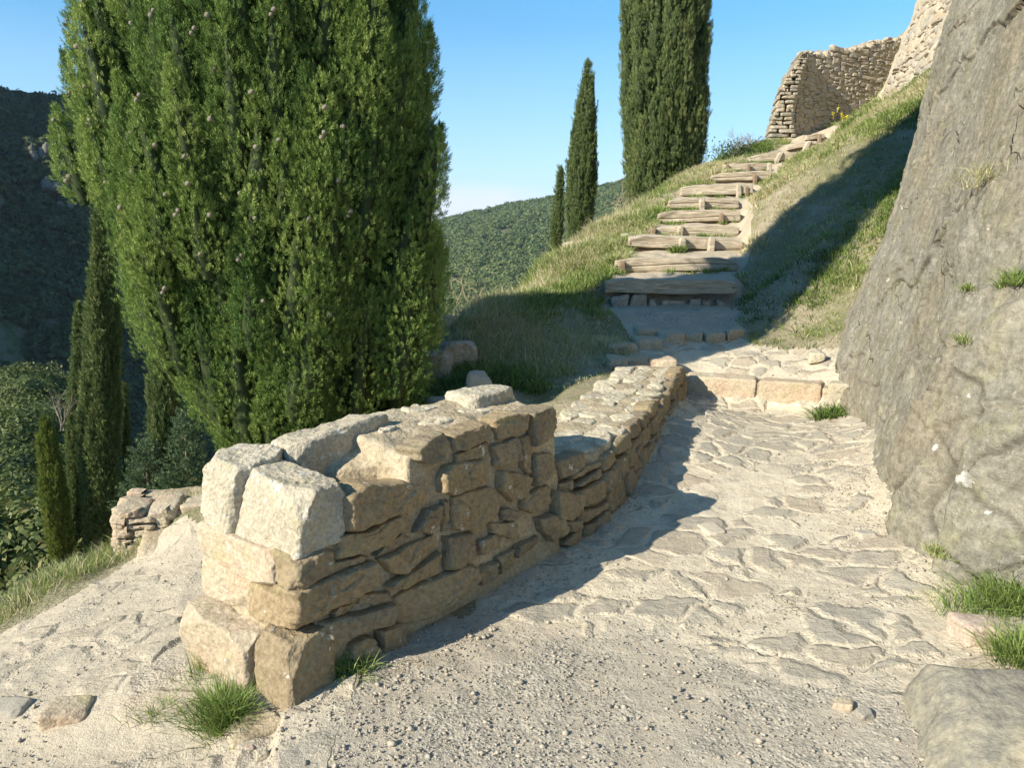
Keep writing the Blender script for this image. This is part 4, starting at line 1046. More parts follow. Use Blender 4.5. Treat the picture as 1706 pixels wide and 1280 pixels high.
def cypress(name, base, H, env, nplume, plen, prad, per, slen, nk, wd, mat, label, seed, group=None, z0=.0, trunk_r=.12, trunk_h=1., lean=(0, 0), tone0=.35, coner=0, outw=.16, zmin=None, core_s=.74, ys=1., deep=.18, facing=False, fluff=0., hull=.8, jit=.04):
    """env(z, phi) is the crown radius z metres above the base"""
    g = np.random.default_rng(seed); e = empty(name, base, label, "tree", group)
    bag = Bag(); lx, ly = lean
    # sample plume tips by area
    zt = []; ph = []
    zz = np.linspace(z0, H, 400); rr = np.array([np.mean(env(z_, np.linspace(0, 6.28, 8))) for z_ in zz])+.03
    cdf = np.cumsum(rr); cdf /= cdf[-1]
    zt = np.interp(g.random(nplume), cdf, zz); ph = g.uniform(0, 2*np.pi, nplume)
    er = np.array([float(env(a_, b_)) for a_, b_ in zip(zt, ph)])
    k_in = g.random(nplume); fac = 1.03-deep*k_in**1.6+jit*g.normal(size=nplume)
    cs, sn = np.cos(ph), np.sin(ph); L = plen*g.uniform(.6, 1.3, nplume); Rp_ = prad*g.uniform(.7, 1.35, nplume)
    L = np.minimum(L, np.maximum(.25*plen, (H-zt)*.9+.15*plen)); Rp_ *= np.clip(.35+.65*er/(2.2*prad), .3, 1)
    tip = np.stack([cs*er*fac, sn*er*fac, zt+L*.5], 1)
    root = np.stack([cs*(er*fac-L*outw-Rp_*.6), sn*(er*fac-L*outw-Rp_*.6), zt-L*.5], 1)
    tip[:, 1] *= ys; root[:, 1] *= ys
    tip[:, :2] += g.normal(size=(nplume, 2))*L[:, None]*.035*(1+.4*fluff)
    ptone = np.clip(tone0+.22*g.normal(size=nplume), 0, .75)
    # sprays over every plume
    j = np.repeat(np.arange(nplume), per); t = g.random(len(j))**.85
    an = g.uniform(0, 2*np.pi, len(j)); pr = Rp_[j]*np.interp(t, [0, .25, .55, .85, 1], [.75, 1, .85, .42, .05])*g.uniform(.62, 1.12, len(j))
    ax = tip-root; axn = ax/np.linalg.norm(ax, axis=1, keepdims=True)
    u_ = np.cross(axn, [0, 0, 1.]); u_ += .001; u_ /= np.linalg.norm(u_, axis=1, keepdims=True); v_ = np.cross(axn, u_)
    off = np.cos(an)[:, None]*u_[j]+np.sin(an)[:, None]*v_[j]
    pos = root[j]+ax[j]*t[:, None]+off*pr[:, None]
    # leave out those buried inside the crown
    oc = np.einsum('ij,ij->i', off[:, :2], np.stack([cs, sn], 1)[j]); keep = oc > -.55
    d = axn[j]*(1.-.45*fluff)+off*(.55+.35*fluff)*(1-t[:, None]*.6)+g.normal(size=(len(j), 3))*(.2+.15*fluff); d[:, 2] += .45-.1*fluff
    s_ = slen*g.uniform(.65, 1.25, len(j))
    if facing:      # the side away from the path is seen by nobody close: fewer, longer sprays there
        bk = sn[j] > .6; keep &= ~(bk & (g.random(len(j)) > .28)); s_ = np.where(bk, s_*1.9, s_)
        hi_ = zt[j] > 4.6; keep &= ~(hi_ & (g.random(len(j)) > .3)); s_ = np.where(hi_, s_*1.7, s_)
    pos[:, 2] = np.maximum(pos[:, 2], z0-.3)
    pos = pos[keep]; d = d[keep]; s_ = s_[keep]; tn = np.clip(ptone[j][keep]+.12*g.normal(size=keep.sum()), 0, .85)
    pos[:, 0] += lx*pos[:, 2]; pos[:, 1] += ly*pos[:, 2]
    put_sprays(bag, pos, d, s_, tn, nk, wd, g)
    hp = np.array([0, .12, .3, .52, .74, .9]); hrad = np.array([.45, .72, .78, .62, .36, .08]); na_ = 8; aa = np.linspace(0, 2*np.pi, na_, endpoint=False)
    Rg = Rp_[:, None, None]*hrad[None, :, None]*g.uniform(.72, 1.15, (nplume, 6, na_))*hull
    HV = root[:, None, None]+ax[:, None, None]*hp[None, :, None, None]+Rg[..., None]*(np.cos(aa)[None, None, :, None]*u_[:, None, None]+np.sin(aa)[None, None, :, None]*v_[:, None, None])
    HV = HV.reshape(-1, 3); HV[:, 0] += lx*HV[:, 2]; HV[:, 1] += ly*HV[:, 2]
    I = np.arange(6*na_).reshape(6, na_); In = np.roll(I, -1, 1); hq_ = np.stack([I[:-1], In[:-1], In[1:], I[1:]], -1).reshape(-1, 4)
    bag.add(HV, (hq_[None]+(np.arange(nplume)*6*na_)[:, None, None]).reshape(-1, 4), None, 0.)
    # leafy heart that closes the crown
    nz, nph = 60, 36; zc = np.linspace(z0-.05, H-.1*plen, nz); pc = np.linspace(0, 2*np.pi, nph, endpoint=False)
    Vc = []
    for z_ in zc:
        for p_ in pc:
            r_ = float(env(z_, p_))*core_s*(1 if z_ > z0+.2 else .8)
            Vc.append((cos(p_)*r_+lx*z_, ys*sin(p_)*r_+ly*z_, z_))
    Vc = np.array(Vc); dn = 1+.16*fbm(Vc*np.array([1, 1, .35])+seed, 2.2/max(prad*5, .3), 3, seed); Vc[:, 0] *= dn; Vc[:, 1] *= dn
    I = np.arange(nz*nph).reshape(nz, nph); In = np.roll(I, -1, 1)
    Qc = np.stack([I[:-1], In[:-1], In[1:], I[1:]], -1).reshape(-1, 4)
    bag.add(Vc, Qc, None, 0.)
    ci = g.integers(0, len(Vc), int(per*nplume*(.12 if not facing else .2))); cp = Vc[ci]+g.normal(size=(len(ci), 3))*prad*.35; cdv = np.stack([np.cos(pc[ci % nph]), np.sin(pc[ci % nph]), np.full(len(ci), 1.6)], 1)+g.normal(size=(len(ci), 3))*.3
    put_sprays(bag, cp, cdv, slen*(1.3+.3*fluff)*g.uniform(.7, 1.3, len(ci)), np.clip(.3+.15*g.normal(size=len(ci)), 0, .6), nk, wd, g)
    bag.build("crown", mat, e)
    # trunk
    nr = 14; a_ = np.linspace(0, 2*np.pi, nr, endpoint=False); Vt = []; hs_ = np.linspace(-.5, max(trunk_h, H*.6), 14)
    for h_ in hs_:
        r_ = trunk_r*(1-.75*max(h_, 0)/max(H*.6, 1))*(1.35 if h_ < .1 else 1)
        for q_ in a_: Vt.append((cos(q_)*r_*(1+.15*sin(q_*5))+lx*h_, sin(q_)*r_*(1+.15*sin(q_*5))+ly*h_, h_))
    I = np.arange(14*nr).reshape(14, nr); In = np.roll(I, -1, 1)
    tb = Bag(); tb.add(Vt, np.stack([I[:-1], In[:-1], In[1:], I[1:]], -1).reshape(-1, 4)); tb.build("trunk", MAT['bark'], e)
    # round cones near the tips
    if coner:
        import bmesh
        iv, if_ = ICO2
        cv = iv*(1+.06*np.sign(np.sin(iv[:, :1]*9)*np.sin(iv[:, 1:2]*9)*np.sin(iv[:, 2:]*9))); proto = None
        lookd = np.array([0, 0, 0])-np.array([base[0], base[1]])[[0, 1, 1]]*0
        rad_ = np.hypot(pos[:, 0], pos[:, 1]/ys)/np.array([float(env(q_[2], math.atan2(q_[1], q_[0]))) for q_ in pos])
        cand = np.where((pos[:, 1] < -.2) & (pos[:, 2] > 1.4) & (pos[:, 2] < 3.9) & (rad_ > .97) & (pos[:, 0] < .75))[0]; cand = thin_out(cand, pos, g)
        for n_, c_ in enumerate(cand):
            mult = 1 if n_ % 3 else 2
            for q_ in range(mult):
                p_ = pos[c_]+np.array([.02*q_, -.02, .03*q_])+d[c_]/np.linalg.norm(d[c_])*s_[c_]*.55
                if proto is None: proto = mesh_obj("cone", cv, if_, MAT['cone'], e, None, True); o = proto
                else: o = proto.copy(); C.collection.objects.link(o); o.parent = e
                o.location = tuple(float(v) for v in p_); k_ = g.uniform(.013, .019); o.scale = (k_, k_, k_*1.12)
                o.rotation_euler = tuple(g.uniform(0, 3, 3))
    return e
T1B = (-1.87, 6.1, gz1(-1.87, 6.1))
zL = [-.5, -.15, .16, .69, 1.1, 1.6, 2.0, 2.33, 2.7, 3.15, 5, 7, 8.4, 9.2]; Lr = [.25, .42, .58, .88, 1.08, 1.2, 1.27, 1.24, 1.17, 1.1, .96, .62, .3, .02]
Rr = [.1, .6, 1.08, 1.25, 1.24, 1.22, 1.21, 1.21, 1.21, 1.2, 1.1, .7, .32, .02]
def env1(z, ph):
    zz = z+T1B[2]; l = np.interp(zz, zL, Lr); r = np.interp(zz, zL, Rr); c_ = np.cos(ph); k_ = .5+.5*c_
    a_ = l*(1-k_)+r*k_
    return a_*(1+.05*np.sin(3*np.asarray(ph)+zz*1.3)+.045*np.sin(7*np.asarray(ph)-zz*2)+.04*np.sin(13*np.asarray(ph)+zz*3.1))
cypress("cypress_tree", T1B, 9.2-T1B[2], env1, 620, .85, .165, 500, .066, 15, .036, MAT['cyp'], "huge spreading cypress dotted with pale cones right behind the low wall", 1, None, .22, .17, 1.5, coner=1, tone0=.4, ys=.66, core_s=.62, deep=.27, outw=.1, facing=True, fluff=.45, hull=.5, jit=.02)
def slim(rmax, H, sharp=.75, low=.12, asym=0.):
    def f(z, ph, H=H):
        t = np.clip(z/H, 0, 1); prof = np.minimum(1, (t/low)**.5*.35+.65)*(1-t)**sharp*1.0
        prof = np.where(t < .45, np.minimum(1, .82+t*.4)*((1-.45)**sharp*.0+1)*np.interp(t, [0, .1, .45], [.78, .92, 1.0]), np.interp(t, [.45, .7, .87, .96, 1.], [1., .76, .42, .17, .015]))
        return rmax*prof*(1+.06*np.sin(3*np.asarray(ph)+z*2+asym))
    return f
# tall broad one beside the timber steps; its top is out of the picture
b2 = P(1099, 350, 19.6)
def env2(z, ph):
    r = np.interp(z, [0, .5, 1.6, 3.5, 5.5, 8, 11, 12.5], [.62, .80, .92, .95, .93, .8, .45, .02])
    return r*(1+.05*np.sin(3*np.asarray(ph)+z*1.1)+.03*np.sin(8*np.asarray(ph)))
cypress("cypress_tree", b2, 12.5, env2, 700, 1.15, .15, 120, .13, 9, .055, MAT['cyp2'], "broad dense columnar cypress standing left of the timber steps", 2, None, .02, .16, 1., outw=.06, tone0=.5, core_s=.78)
b3 = P(962, 412, 16.8); b3[2] -= .5
cypress("cypress_tree", b3, P(980, 106, 16.8)[2]-b3[2], slim(.29, P(980, 106, 16.8)[2]-b3[2], .7), 260, .55, .062, 60, .085, 8, .06, MAT['cyp2'], "slim pointed cypress against the sky in the middle", 3, None, 0, .08, .5, outw=.05, tone0=.35, core_s=.84, lean=((P(980, 106, 16.8)[0]-b3[0])/(P(980, 106, 16.8)[2]-b3[2]), 0))
b4 = P(921, 436, 15.6); b4[2] -= .5
cypress("cypress_tree", b4, P(935, 278, 15.6)[2]-b4[2], slim(.10, P(935, 278, 15.6)[2]-b4[2], .6), 110, .42, .045, 45, .075, 8, .06, MAT['cyp2'], "thin small cypress with a wispy tip left of the slim pointed one", 4, None, 0, .04, .3, outw=.04, tone0=.45, core_s=.8, lean=((P(935, 278, 15.6)[0]-b4[0])/(P(935, 278, 15.6)[2]-b4[2]), 0))
# the group below the left path
b5 = P(162, 905, 9.6); b5[2] -= .3
cypress("cypress_tree", b5, P(172, 345, 9.6)[2]-b5[2], slim(.215, P(172, 345, 9.6)[2]-b5[2], .7), 420, .5, .055, 80, .075, 9, .06, MAT['cyp2'], "tallest and thickest slim cypress in the group at left", 5, None, 0, .1, .5, outw=.05, tone0=.45, core_s=.84, lean=((P(172, 345, 9.6)[0]-b5[0])/(P(172, 345, 9.6)[2]-b5[2]), 0))
b6 = P(120, 900, 10.0); b6[2] -= .3
cypress("cypress_tree", b6, P(131, 508, 10.)[2]-b6[2], slim(.095, P(131, 508, 10.)[2]-b6[2], .7), 200, .4, .04, 70, .065, 8, .06, MAT['cyp2'], "slender pointed cypress just left of the tallest one at left", 6, None, 0, .05, .4, outw=.04, tone0=.45, core_s=.82, lean=((P(131, 508, 10.)[0]-b6[0])/(P(131, 508, 10.)[2]-b6[2]), 0))
b7 = P(101, 915, 9.3); b7[2] -= .3
cypress("cypress_tree", b7, P(102, 700, 9.3)[2]-b7[2], slim(.14, P(102, 700, 9.3)[2]-b7[2], .5), 150, .45, .04, 80, .065, 8, .055, MAT['cyp3'], "short yellow green cypress with a dead twiggy tip, leftmost of its group", 7, None, 0, .05, .3, outw=.03, tone0=.6, core_s=.8)
b8 = P(212, 880, 10.4); b8[2] -= .2
cypress("cypress_tree", b8, P(209, 642, 10.4)[2]-b8[2], slim(.05, P(209, 642, 10.4)[2]-b8[2], .6), 80, .3, .03, 60, .055, 8, .06, MAT['cyp2'], "very thin young cypress right of the tallest one at left", 8, None, 0, .03, .3, outw=.03, tone0=.35, core_s=.8, lean=((P(209, 642, 10.4)[0]-b8[0])/(P(209, 642, 10.4)[2]-b8[2]), 0))
b9 = P(288, 840, 8.6); b9[2] -= .4
cypress("cypress_tree", b9, P(288, 540, 8.6)[2]-b9[2], slim(.16, P(288, 540, 8.6)[2]-b9[2], .7), 200, .42, .04, 70, .065, 8, .06, MAT['cyp2'], "slim cypress half hidden under the huge tree's left edge", 9, None, 0, .05, .4, outw=.04, tone0=.4, core_s=.82)
# wispy dead tip on the short one
def twig_bag(bag, p0, d0, ln, r0_, depth, g, spread=.5, n=3):
    d0 = d0/np.linalg.norm(d0); p = np.array(p0, float); d = d0.copy(); segs = 4; pts = [p.copy()]
    for k in range(segs):
        d = d+g.normal(size=3)*.12; d /= np.linalg.norm(d); p = p+d*ln/segs; pts.append(p.copy())
    nr = 4; V = []
    for k, q in enumerate(pts):
        a_ = np.cross(d, [.3, .5, .8]); a_ /= np.linalg.norm(a_); b_ = np.cross(d, a_); rr = r0_*(1-.7*k/segs)
        for i in range(nr): V.append(q+rr*(cos(i*math.pi/2)*a_+sin(i*math.pi/2)*b_))
    I = np.arange(len(pts)*nr).reshape(-1, nr); In = np.roll(I, -1, 1)
    bag.add(V, np.stack([I[:-1], In[:-1], In[1:], I[1:]], -1).reshape(-1, 4))
    if depth > 0:
        for k in range(n):
            t = g.uniform(.25, .95); i = int(t*segs); q = pts[i]+(pts[min(i+1, segs)]-pts[i])*(t*segs-i)
            nd_ = d+g.normal(size=3)*spread; twig_bag(bag, q, nd_, ln*g.uniform(.4, .7), r0_*.6, depth-1, g, spread, n)
g = np.random.default_rng(77)
b = Bag()
for k in range(5): twig_bag(b, P(101+k*1.5, 718, 9.3), np.array([g.normal()*.15, g.normal()*.1, 1]), .38, .008, 2, g, .3)
b.build("dead_tip", MAT['gtwig'], bpy.data.objects["cypress_tree.006"] if "cypress_tree.006" in bpy.data.objects else None, False, b7)

# young blue-green conifers beside the half hidden cypress
def young_conifer(base, H, Rm, seed, label):
    g = np.random.default_rng(seed); e = empty("young_conifer", base, label, "tree"); bag = Bag(); tb = Bag()
    nb = 130; hb = H*(g.random(nb)**1.15)*.96; an = g.uniform(0, 6.28, nb); pos = []; dr = []
    for h_, a_ in zip(hb, an):
        L_ = Rm*(1-h_/H)**.75*g.uniform(.75, 1.15)+.05; d = np.array([cos(a_), sin(a_), .42])
        d /= np.linalg.norm(d); n_ = max(6, int(L_/.018))
        t = g.random(n_)**.7; q = np.array([0, 0, h_])+d*(t*L_)[:, None]; q[:, 2] += .1*t*t*L_
        pos.append(q+g.normal(size=q.shape)*.025); dr.append(d[None]*.6+g.normal(size=q.shape)*.45+np.array([0, 0, .35]))
        tube = [(q_) for q_ in (np.array([0, 0, h_]), np.array([0, 0, h_])+d*L_)]
    pos = np.concatenate(pos); dr = np.concatenate(dr)
    put_sprays(bag, pos, dr, .085*g.uniform(.7, 1.2, len(pos)), np.clip(.4+.2*g.normal(size=len(pos)), 0, .8), 9, .06, g)
    bag.build("crown", MAT['blue'], e)
    V = []
    for h_ in np.linspace(-.3, H*.95, 10):
        for q_ in np.linspace(0, 6.28, 8, endpoint=False): V.append((cos(q_)*.035*(1-h_/H*.9), sin(q_)*.035*(1-h_/H*.9), h_))
    I = np.arange(80).reshape(10, 8); In = np.roll(I, -1, 1); tb.add(V, np.stack([I[:-1], In[:-1], In[1:], I[1:]], -1).reshape(-1, 4)); tb.build("trunk", MAT['bark'], e)
q = P(252, 850, 8.3); q[2] -= .15; young_conifer(q, .92, .33, 51, "low bluish conifer left of the half hidden cypress")
q = P(272, 840, 9.2); q[2] -= .2; young_conifer(q, 1.35, .3, 52, "taller bluish conifer rising behind the half hidden cypress")
q = P(318, 838, 8.2); q[2] -= .15; young_conifer(q, 1.15, .32, 53, "bluish conifer right of the half hidden cypress, against the huge tree")

#@@GRASS
# ------------------------------------------------------------------ grass
def blades(bag, root, ln, dirn, wd, tone, bend, g):
    k = len(root); up = np.array([0, 0, 1.]); d = dirn/np.linalg.norm(dirn, axis=1, keepdims=True)
    s_ = np.cross(d, up)+g.normal(size=(k, 3))*.3; s_ /= np.linalg.norm(s_, axis=1, keepdims=True)
    hd = d.copy(); hd[:, 2] = 0; ww = wd[:, None]; l = ln[:, None]
    m_ = root+d*l*.5; t_ = root+d*l*.9+hd*l*bend[:, None]-up*l*bend[:, None]*.35
    V = np.stack([root-s_*ww, root+s_*ww, m_+s_*ww*.7, m_-s_*ww*.7, t_], 1)
    I = (np.arange(k)*5)[:, None]
    bag.add(V.reshape(-1, 3), I+np.array([[0, 1, 2, 3]]), I+np.array([[3, 2, 4]]), np.repeat(np.clip(tone, 0, 1), 5))
def tufts(bag, x, y, z, n, ln, tone, g, wd=.0022, spread=.035, fan=.55):
    k = len(x); j = np.repeat(np.arange(k), n); m_ = len(j)
    rt = np.stack([x, y, z], 1)[j]; o = g.normal(size=(m_, 2))*spread; rt[:, :2] += o
    d = np.stack([o[:, 0]/spread*fan*.5+g.normal(size=m_)*fan*.5, o[:, 1]/spread*fan*.5+g.normal(size=m_)*fan*.5, np.ones(m_)], 1)
    L_ = (np.broadcast_to(ln, (k,))[j])*g.uniform(.45, 1.2, m_)
    w_ = wd*(1+.12*rt[:, 1])
    blades(bag, rt, L_, d, w_, np.broadcast_to(tone, (k,))[j]+g.normal(size=m_)*.2, g.uniform(.05, .55, m_), g)
g = np.random.default_rng(101)
N_ = 120000
t = g.random(N_); yy = -1+np.exp(np.log(5.6)+t*(np.log(22)-np.log(5.6))); xx = g.uniform(-1.2, 8.5, N_)
ok = (xx > -.35-.0*yy) | (yy > 6.2)
inv = (xx/np.maximum(yy, .1) < .75)
mkp = path_mask(xx, yy)
pn = fbm(np.stack([xx, yy, xx*0], 1), 1.1, 4, 201)
crk = (mkp < .45) & inv & ok & (yy > 5.4)
# not behind the rock face: keep the slope side only
rockx = np.interp(yy, BL[::-1, 1], BL[::-1, 0]); crk &= (xx < rockx+.1) | (yy > 9.0)
crk &= ~((yy < 6.7) & (xx < 1.9) & (xx > .3)); crk &= ~((yy < 6.1) & (xx > 1.3)); crk &= ~((yy < 6.5) & (xx > -.3) & (xx < 1.5))
crk &= g.random(N_) < np.clip(.47+pn*2.7, .08, 1)
xx, yy, pn = xx[crk], yy[crk], pn[crk]; zz = gz(xx, yy)
print("tufts", len(xx))
dryn = fbm(np.stack([xx, yy, xx*0], 1), .8, 3, 203)
tone = np.clip(.55-dryn*1.4+g.normal(size=len(xx))*.2, .05, .99)
lnn = .066*(1+.5*g.random(len(xx)))*(1+.5*pn)*(1+.02*yy)
left = xx < np.interp(yy, LG[:, 0], LG[:, 1]); 
b = Bag(); s_ = ~left; tufts(b, xx[s_], yy[s_], zz[s_]-.01, 11, lnn[s_], tone[s_], g)
tag(b.build("grass", MAT['grass'], None), "green and straw coloured grass on the bank right of the timber steps", "grass", kind="stuff")
b = Bag(); s_ = left; tufts(b, xx[s_], yy[s_], zz[s_]-.01, 13, lnn[s_]*1.15, tone[s_], g)
# tall dry stems along the crest on the left
k = 17000; ty_ = -1+np.exp(np.log(6.2)+g.random(k)*(np.log(21)-np.log(6.2))); tx_ = g.uniform(-1, 8.3, k)
kk_ = (path_mask(tx_, ty_) < .35) & (ty_ > 6.3) & (tx_ < np.interp(ty_, BL[::-1, 1], BL[::-1, 0])+.1); tx_, ty_ = tx_[kk_], ty_[kk_]
tufts(b, tx_, ty_, gz(tx_, ty_)-.005, 9, .045, np.clip(.8+.2*g.normal(size=len(tx_)), .2, 1), g, .0018, .06, 1.6)
k = 900; yc = g.uniform(7.2, 16, k); xc = np.interp(yc, [7, 8, 9, 10, 11.5, 13, 16], [-.45, -.45, -.1, .5, .95, 1.7, 2.6])+g.normal(size=k)*.18
tufts(b, xc, yc, gz(xc, yc)-.01, 5, .24, .97, g, .0015, .05, .5)
tag(b.build("grass", MAT['grass'], None), "long grass and dry stems on the crest left of the steps", "grass", kind="stuff")
# verge of pale feathery grass at the left path's edge
b = Bag(); k = 1500
tt = g.random(k); ex = np.interp(tt, [0, .5, 1], [-3.05, -2.75, -2.1])+g.normal(size=k)*.1; ey = np.interp(tt, [0, .5, 1], [2.9, 3.8, 4.75])+g.normal(size=k)*.12
tufts(b, ex, ey, gz(ex, ey)-.01, 9, .13, np.clip(.75+.3*g.normal(size=k), .1, 1), g, .0014, .03, .5)
k = 260; ex = g.uniform(-1.72, -1.35, k); ey = g.uniform(4.35, 5.2, k); tufts(b, ex, ey, gz(ex, ey)+.01, 12, .05, .3, g, .0018, .03)
tag(b.build("grass", MAT['grass'], None), "pale feathery grass on the verge of the left path", "grass", kind="stuff")
# grass between the timber steps
b = Bag()
for k in range(len(LG)-1):
    Y_, x0, x1, zt = LG[k, :4]
    n_ = 26 if k else 30; sx = g.uniform(x0, x1, n_); cl = fbm(np.stack([sx, sx*0+k, sx*0], 1), 2.5, 2, 7)
    s_ = cl > -.05; sx = sx[s_]
    if k == 0: continue
    sy = Y_-.05-g.random(len(sx))*.12; tufts(b, sx, sy, gz(sx, sy)-.005, 18, .10, .3, g, .002, .03)
sx = P(1128, 410, 10.55)[0]+g.normal(size=14)*.05; sy = np.full(14, 10.5); tufts(b, sx, sy, gz(sx, sy), 22, .15, .2, g, .002, .03)
tag(b.build("grass", MAT['grass'], None), "short green grass growing between the timber steps", "grass", kind="stuff")

def plant(name, px, py, Z, n, ln, tone, label, seed, wd=.0016, spread=.05, fan=.7, Y=None, cat="plant", z=None):
    g = np.random.default_rng(seed); q = P(px, py, Y=Y, Z=Z if Y is None else None)
    if Y is None: q = P(px, py, Z=gz1(q[0], q[1]))
    b = Bag(); k = 16; x = q[0]+g.normal(size=k)*spread*.8; y = q[1]+g.normal(size=k)*spread*.5
    zz = (gz(x, y) if Y is None else np.full(k, q[2])); tufts(b, x, y, zz-.01, n//k, ln, tone, g, wd, spread*.5, fan)
    o = b.build(name, MAT['grass'], None, False, q); o.location = tuple(q); tag(o, label, cat); return o
plant("grass_tuft", 372, 1195, -.08, 1500, .14, .35, "bushy green grass tuft at the near foot of the stone wall", 1, .0014, .06, .8)
plant("grass_tuft", 345, 1120, -.08, 170, .13, .3, "sparse grass tuft against the plinth above the bushy tuft", 2, .0013, .045, .8)
plant("grass_tuft", 272, 1195, -.08, 230, .07, .35, "small low grass tuft left of the bushy tuft", 3, .0013, .045, .8)
plant("grass_tuft", 575, 1120, 0, 520, .11, .5, "yellowing round grass tuft at the wall's shaded foot", 4, .0013, .04, .9)
plant("grass_tuft", 1015, 822, .06, 320, .08, .3, "green weeds in shade at the foot of the lower wall length", 5, .0018, .06, .9)
plant("grass_tuft", 1678, 1010, .08, 1500, .17, .3, "tall green weeds at the foot of the rock on the right", 6, .0015, .09, .8)
plant("grass_tuft", 1695, 1095, .1, 800, .17, .4, "arching grass blades beside the corner boulder", 7, .0016, .06, .9)
plant("grass_tuft", 1395, 590, .4, 420, .15, .15, "spiky dark green plant at the rock's lower left edge", 8, .003, .06, .9)
plant("grass_tuft", 1700, 960, .1, 700, .22, .6, "yellowing taller weeds behind the tall green ones at the rock's foot", 9, .0022, .07, .9)
plant("grass_tuft", 1590, 1000, .07, 260, .07, .92, "brown dry weed mat beside the tall green weeds", 10, .0012, .09, 1.5)
def rock_at(px, py):
    """point of the rock face seen at a photograph pixel"""
    v = RKV.reshape(-1, 3); dY = v[:, 1]*cos(PITCH)-(v[:, 2]-CAMZ)*sin(PITCH); up = v[:, 1]*sin(PITCH)+(v[:, 2]-CAMZ)*cos(PITCH)
    ok_ = dY > .3; ux = np.where(ok_, 853+FPX*v[:, 0]/np.maximum(dY, .1), 1e6); uy = 640-FPX*up/np.maximum(dY, .1)
    e_ = (ux-px)**2+(uy-py)**2; near_ = e_ < 60; i_ = np.where(near_, dY, 1e9).argmin() if near_.any() else e_.argmin(); return v[i_]
def rock_tuft(px, py, n, ln, tone, label, seed, spread=.04, fan=.9, wd=.0016, mat='grass', name="grass_tuft"):
    g = np.random.default_rng(seed); q = rock_at(px, py); b = Bag(); k = 12
    x = q[0]-.01+g.normal(size=k)*spread*.4; y = q[1]+g.normal(size=k)*spread; z = q[2]+g.normal(size=k)*spread*.35
    tufts(b, x, y, z, n//k, ln, tone, g, wd, .012, fan); o = b.build(name, MAT[mat], None, False, q); o.location = tuple(float(v) for v in q); tag(o, label, "plant")
rock_tuft(1682, 470, 420, .09, .35, "reddish green succulent clump rooted high on the rock face", 11, .06)
rock_tuft(1612, 480, 120, .05, .4, "tiny weed in a crack left of the succulent clump", 12, .03)
rock_tuft(1602, 572, 90, .07, .5, "thin grass wisp in the rock's middle crack", 13, .02)
rock_tuft(1640, 300, 240, .14, .95, "dry straw stems hanging on the upper rock face", 14, .08, 1.1, .0012)
rock_tuft(1560, 925, 150, .07, .75, "dry weed at the rock's foot beside the pebbles", 15, .03)
# leafless shrubs
def shrub(px, py, Y_, H, n, label, seed, mat='gtwig', leafy=0, lt=.3):
    g = np.random.default_rng(seed); q = P(px, py, Y_); q[2] -= .05; e = empty("bare_shrub", q, label, "shrub"); b = Bag(); 
    for k in range(n): twig_bag(b, q+np.array([g.normal()*.05*n**.5, g.normal()*.05, 0]), np.array([g.normal()*.45, g.normal()*.3, 1]), H*g.uniform(.6, 1), .006*Y_/10, 3, g, .5)
    b.build("branches", MAT[mat], e, False, q)
    if leafy:
        c_ = q+g.normal(size=(leafy, 3))*np.array([.3, .15, .14])*H*1.6+np.array([0, 0, H*.25]); nn = g.normal(size=(leafy, 3)); nn /= np.linalg.norm(nn, axis=1, keepdims=True)
        V, Q, A = leaf_quads(c_, nn, .03, .014, np.clip(lt+.2*g.normal(size=leafy), 0, 1)); b = Bag(); b.add(V, Q, None, A); b.build("leaves", MAT['blue'], e, False, q)
shrub(1222, 262, 17.2, .55, 7, "dark twiggy bush against the sky left of the highest steps", 61, 'gtwig', 900, .2)
shrub(1262, 252, 17.8, .4, 5, "small twiggy bush at the base of the ruined wall's broken end", 62, 'gtwig', 500, .2)
shrub(770, 498, 9.0, .42, 3, "bare straw coloured shrub on the crest beside the huge cypress", 63, 'twig')
shrub(975, 420, 11.8, .3, 4, "dry fallen twigs on the bank below the slim cypress", 64, 'twig')
shrub(1035, 345, 14.2, .35, 4, "dry straw shrub at the foot of the broad cypress", 65, 'twig')

#@@LOOSE
# ------------------------------------------------------------------ loose stones and gravel
def pebble_arrays(x, y, z, r, g, bag, tone):
    iv, if_ = ICO1; k = len(x)
    sc3 = r[:, None]*np.stack([g.uniform(.7, 1.3, k), g.uniform(.7, 1.3, k), g.uniform(.35, .8, k)], 1)
    n_ = iv[None]*(1+.22*g.normal(size=(k, len(iv), 1))); a_ = g.uniform(0, 6.28, k); V = n_*sc3[:, None]
    X_ = V[..., 0]*np.cos(a_)[:, None]-V[..., 1]*np.sin(a_)[:, None]; Y__ = V[..., 0]*np.sin(a_)[:, None]+V[..., 1]*np.cos(a_)[:, None]
    V = np.stack([X_+x[:, None], Y__+y[:, None], V[..., 2]+z[:, None]+.3*r[:, None]+.003], -1)
    T = (if_[None]+(np.arange(k)*len(iv))[:, None, None]).reshape(-1, 3); bag.add(V.reshape(-1, 3), None, T, np.repeat(tone, len(iv)))
MAT['gravel'] = stone_mat("gravel_stones", (.54, .47, .36), (.29, .265, .22), (.46, .4, .31), 6, 0, .002)
g = np.random.default_rng(55); b = Bag()
N_ = 62000; yy = 1.2+5.6*g.random(N_)**1.6; xx = g.uniform(-3, 3, N_)*(.35+.18*yy)
pmk = path_mask(xx, yy) > .4; dn_ = fbm(np.stack([xx, yy, xx*0], 1), 1.6, 3, 301)
near_rock = np.exp(-((xx-np.interp(yy, BL[::-1, 1], BL[::-1, 0])+.12)/.22)**2); near_wall = np.exp(-((xx-np.interp(yy, [2.4, 3.6, 4.7, 6.6], [-.6, .25, .8, 1.46])-.12)/.18)**2)
pr_ = np.clip(.12+.55*sst(3.4, 2.2, yy)*(xx > -.8)+dn_*.7+near_rock*.9+near_wall*.7, 0, 1)
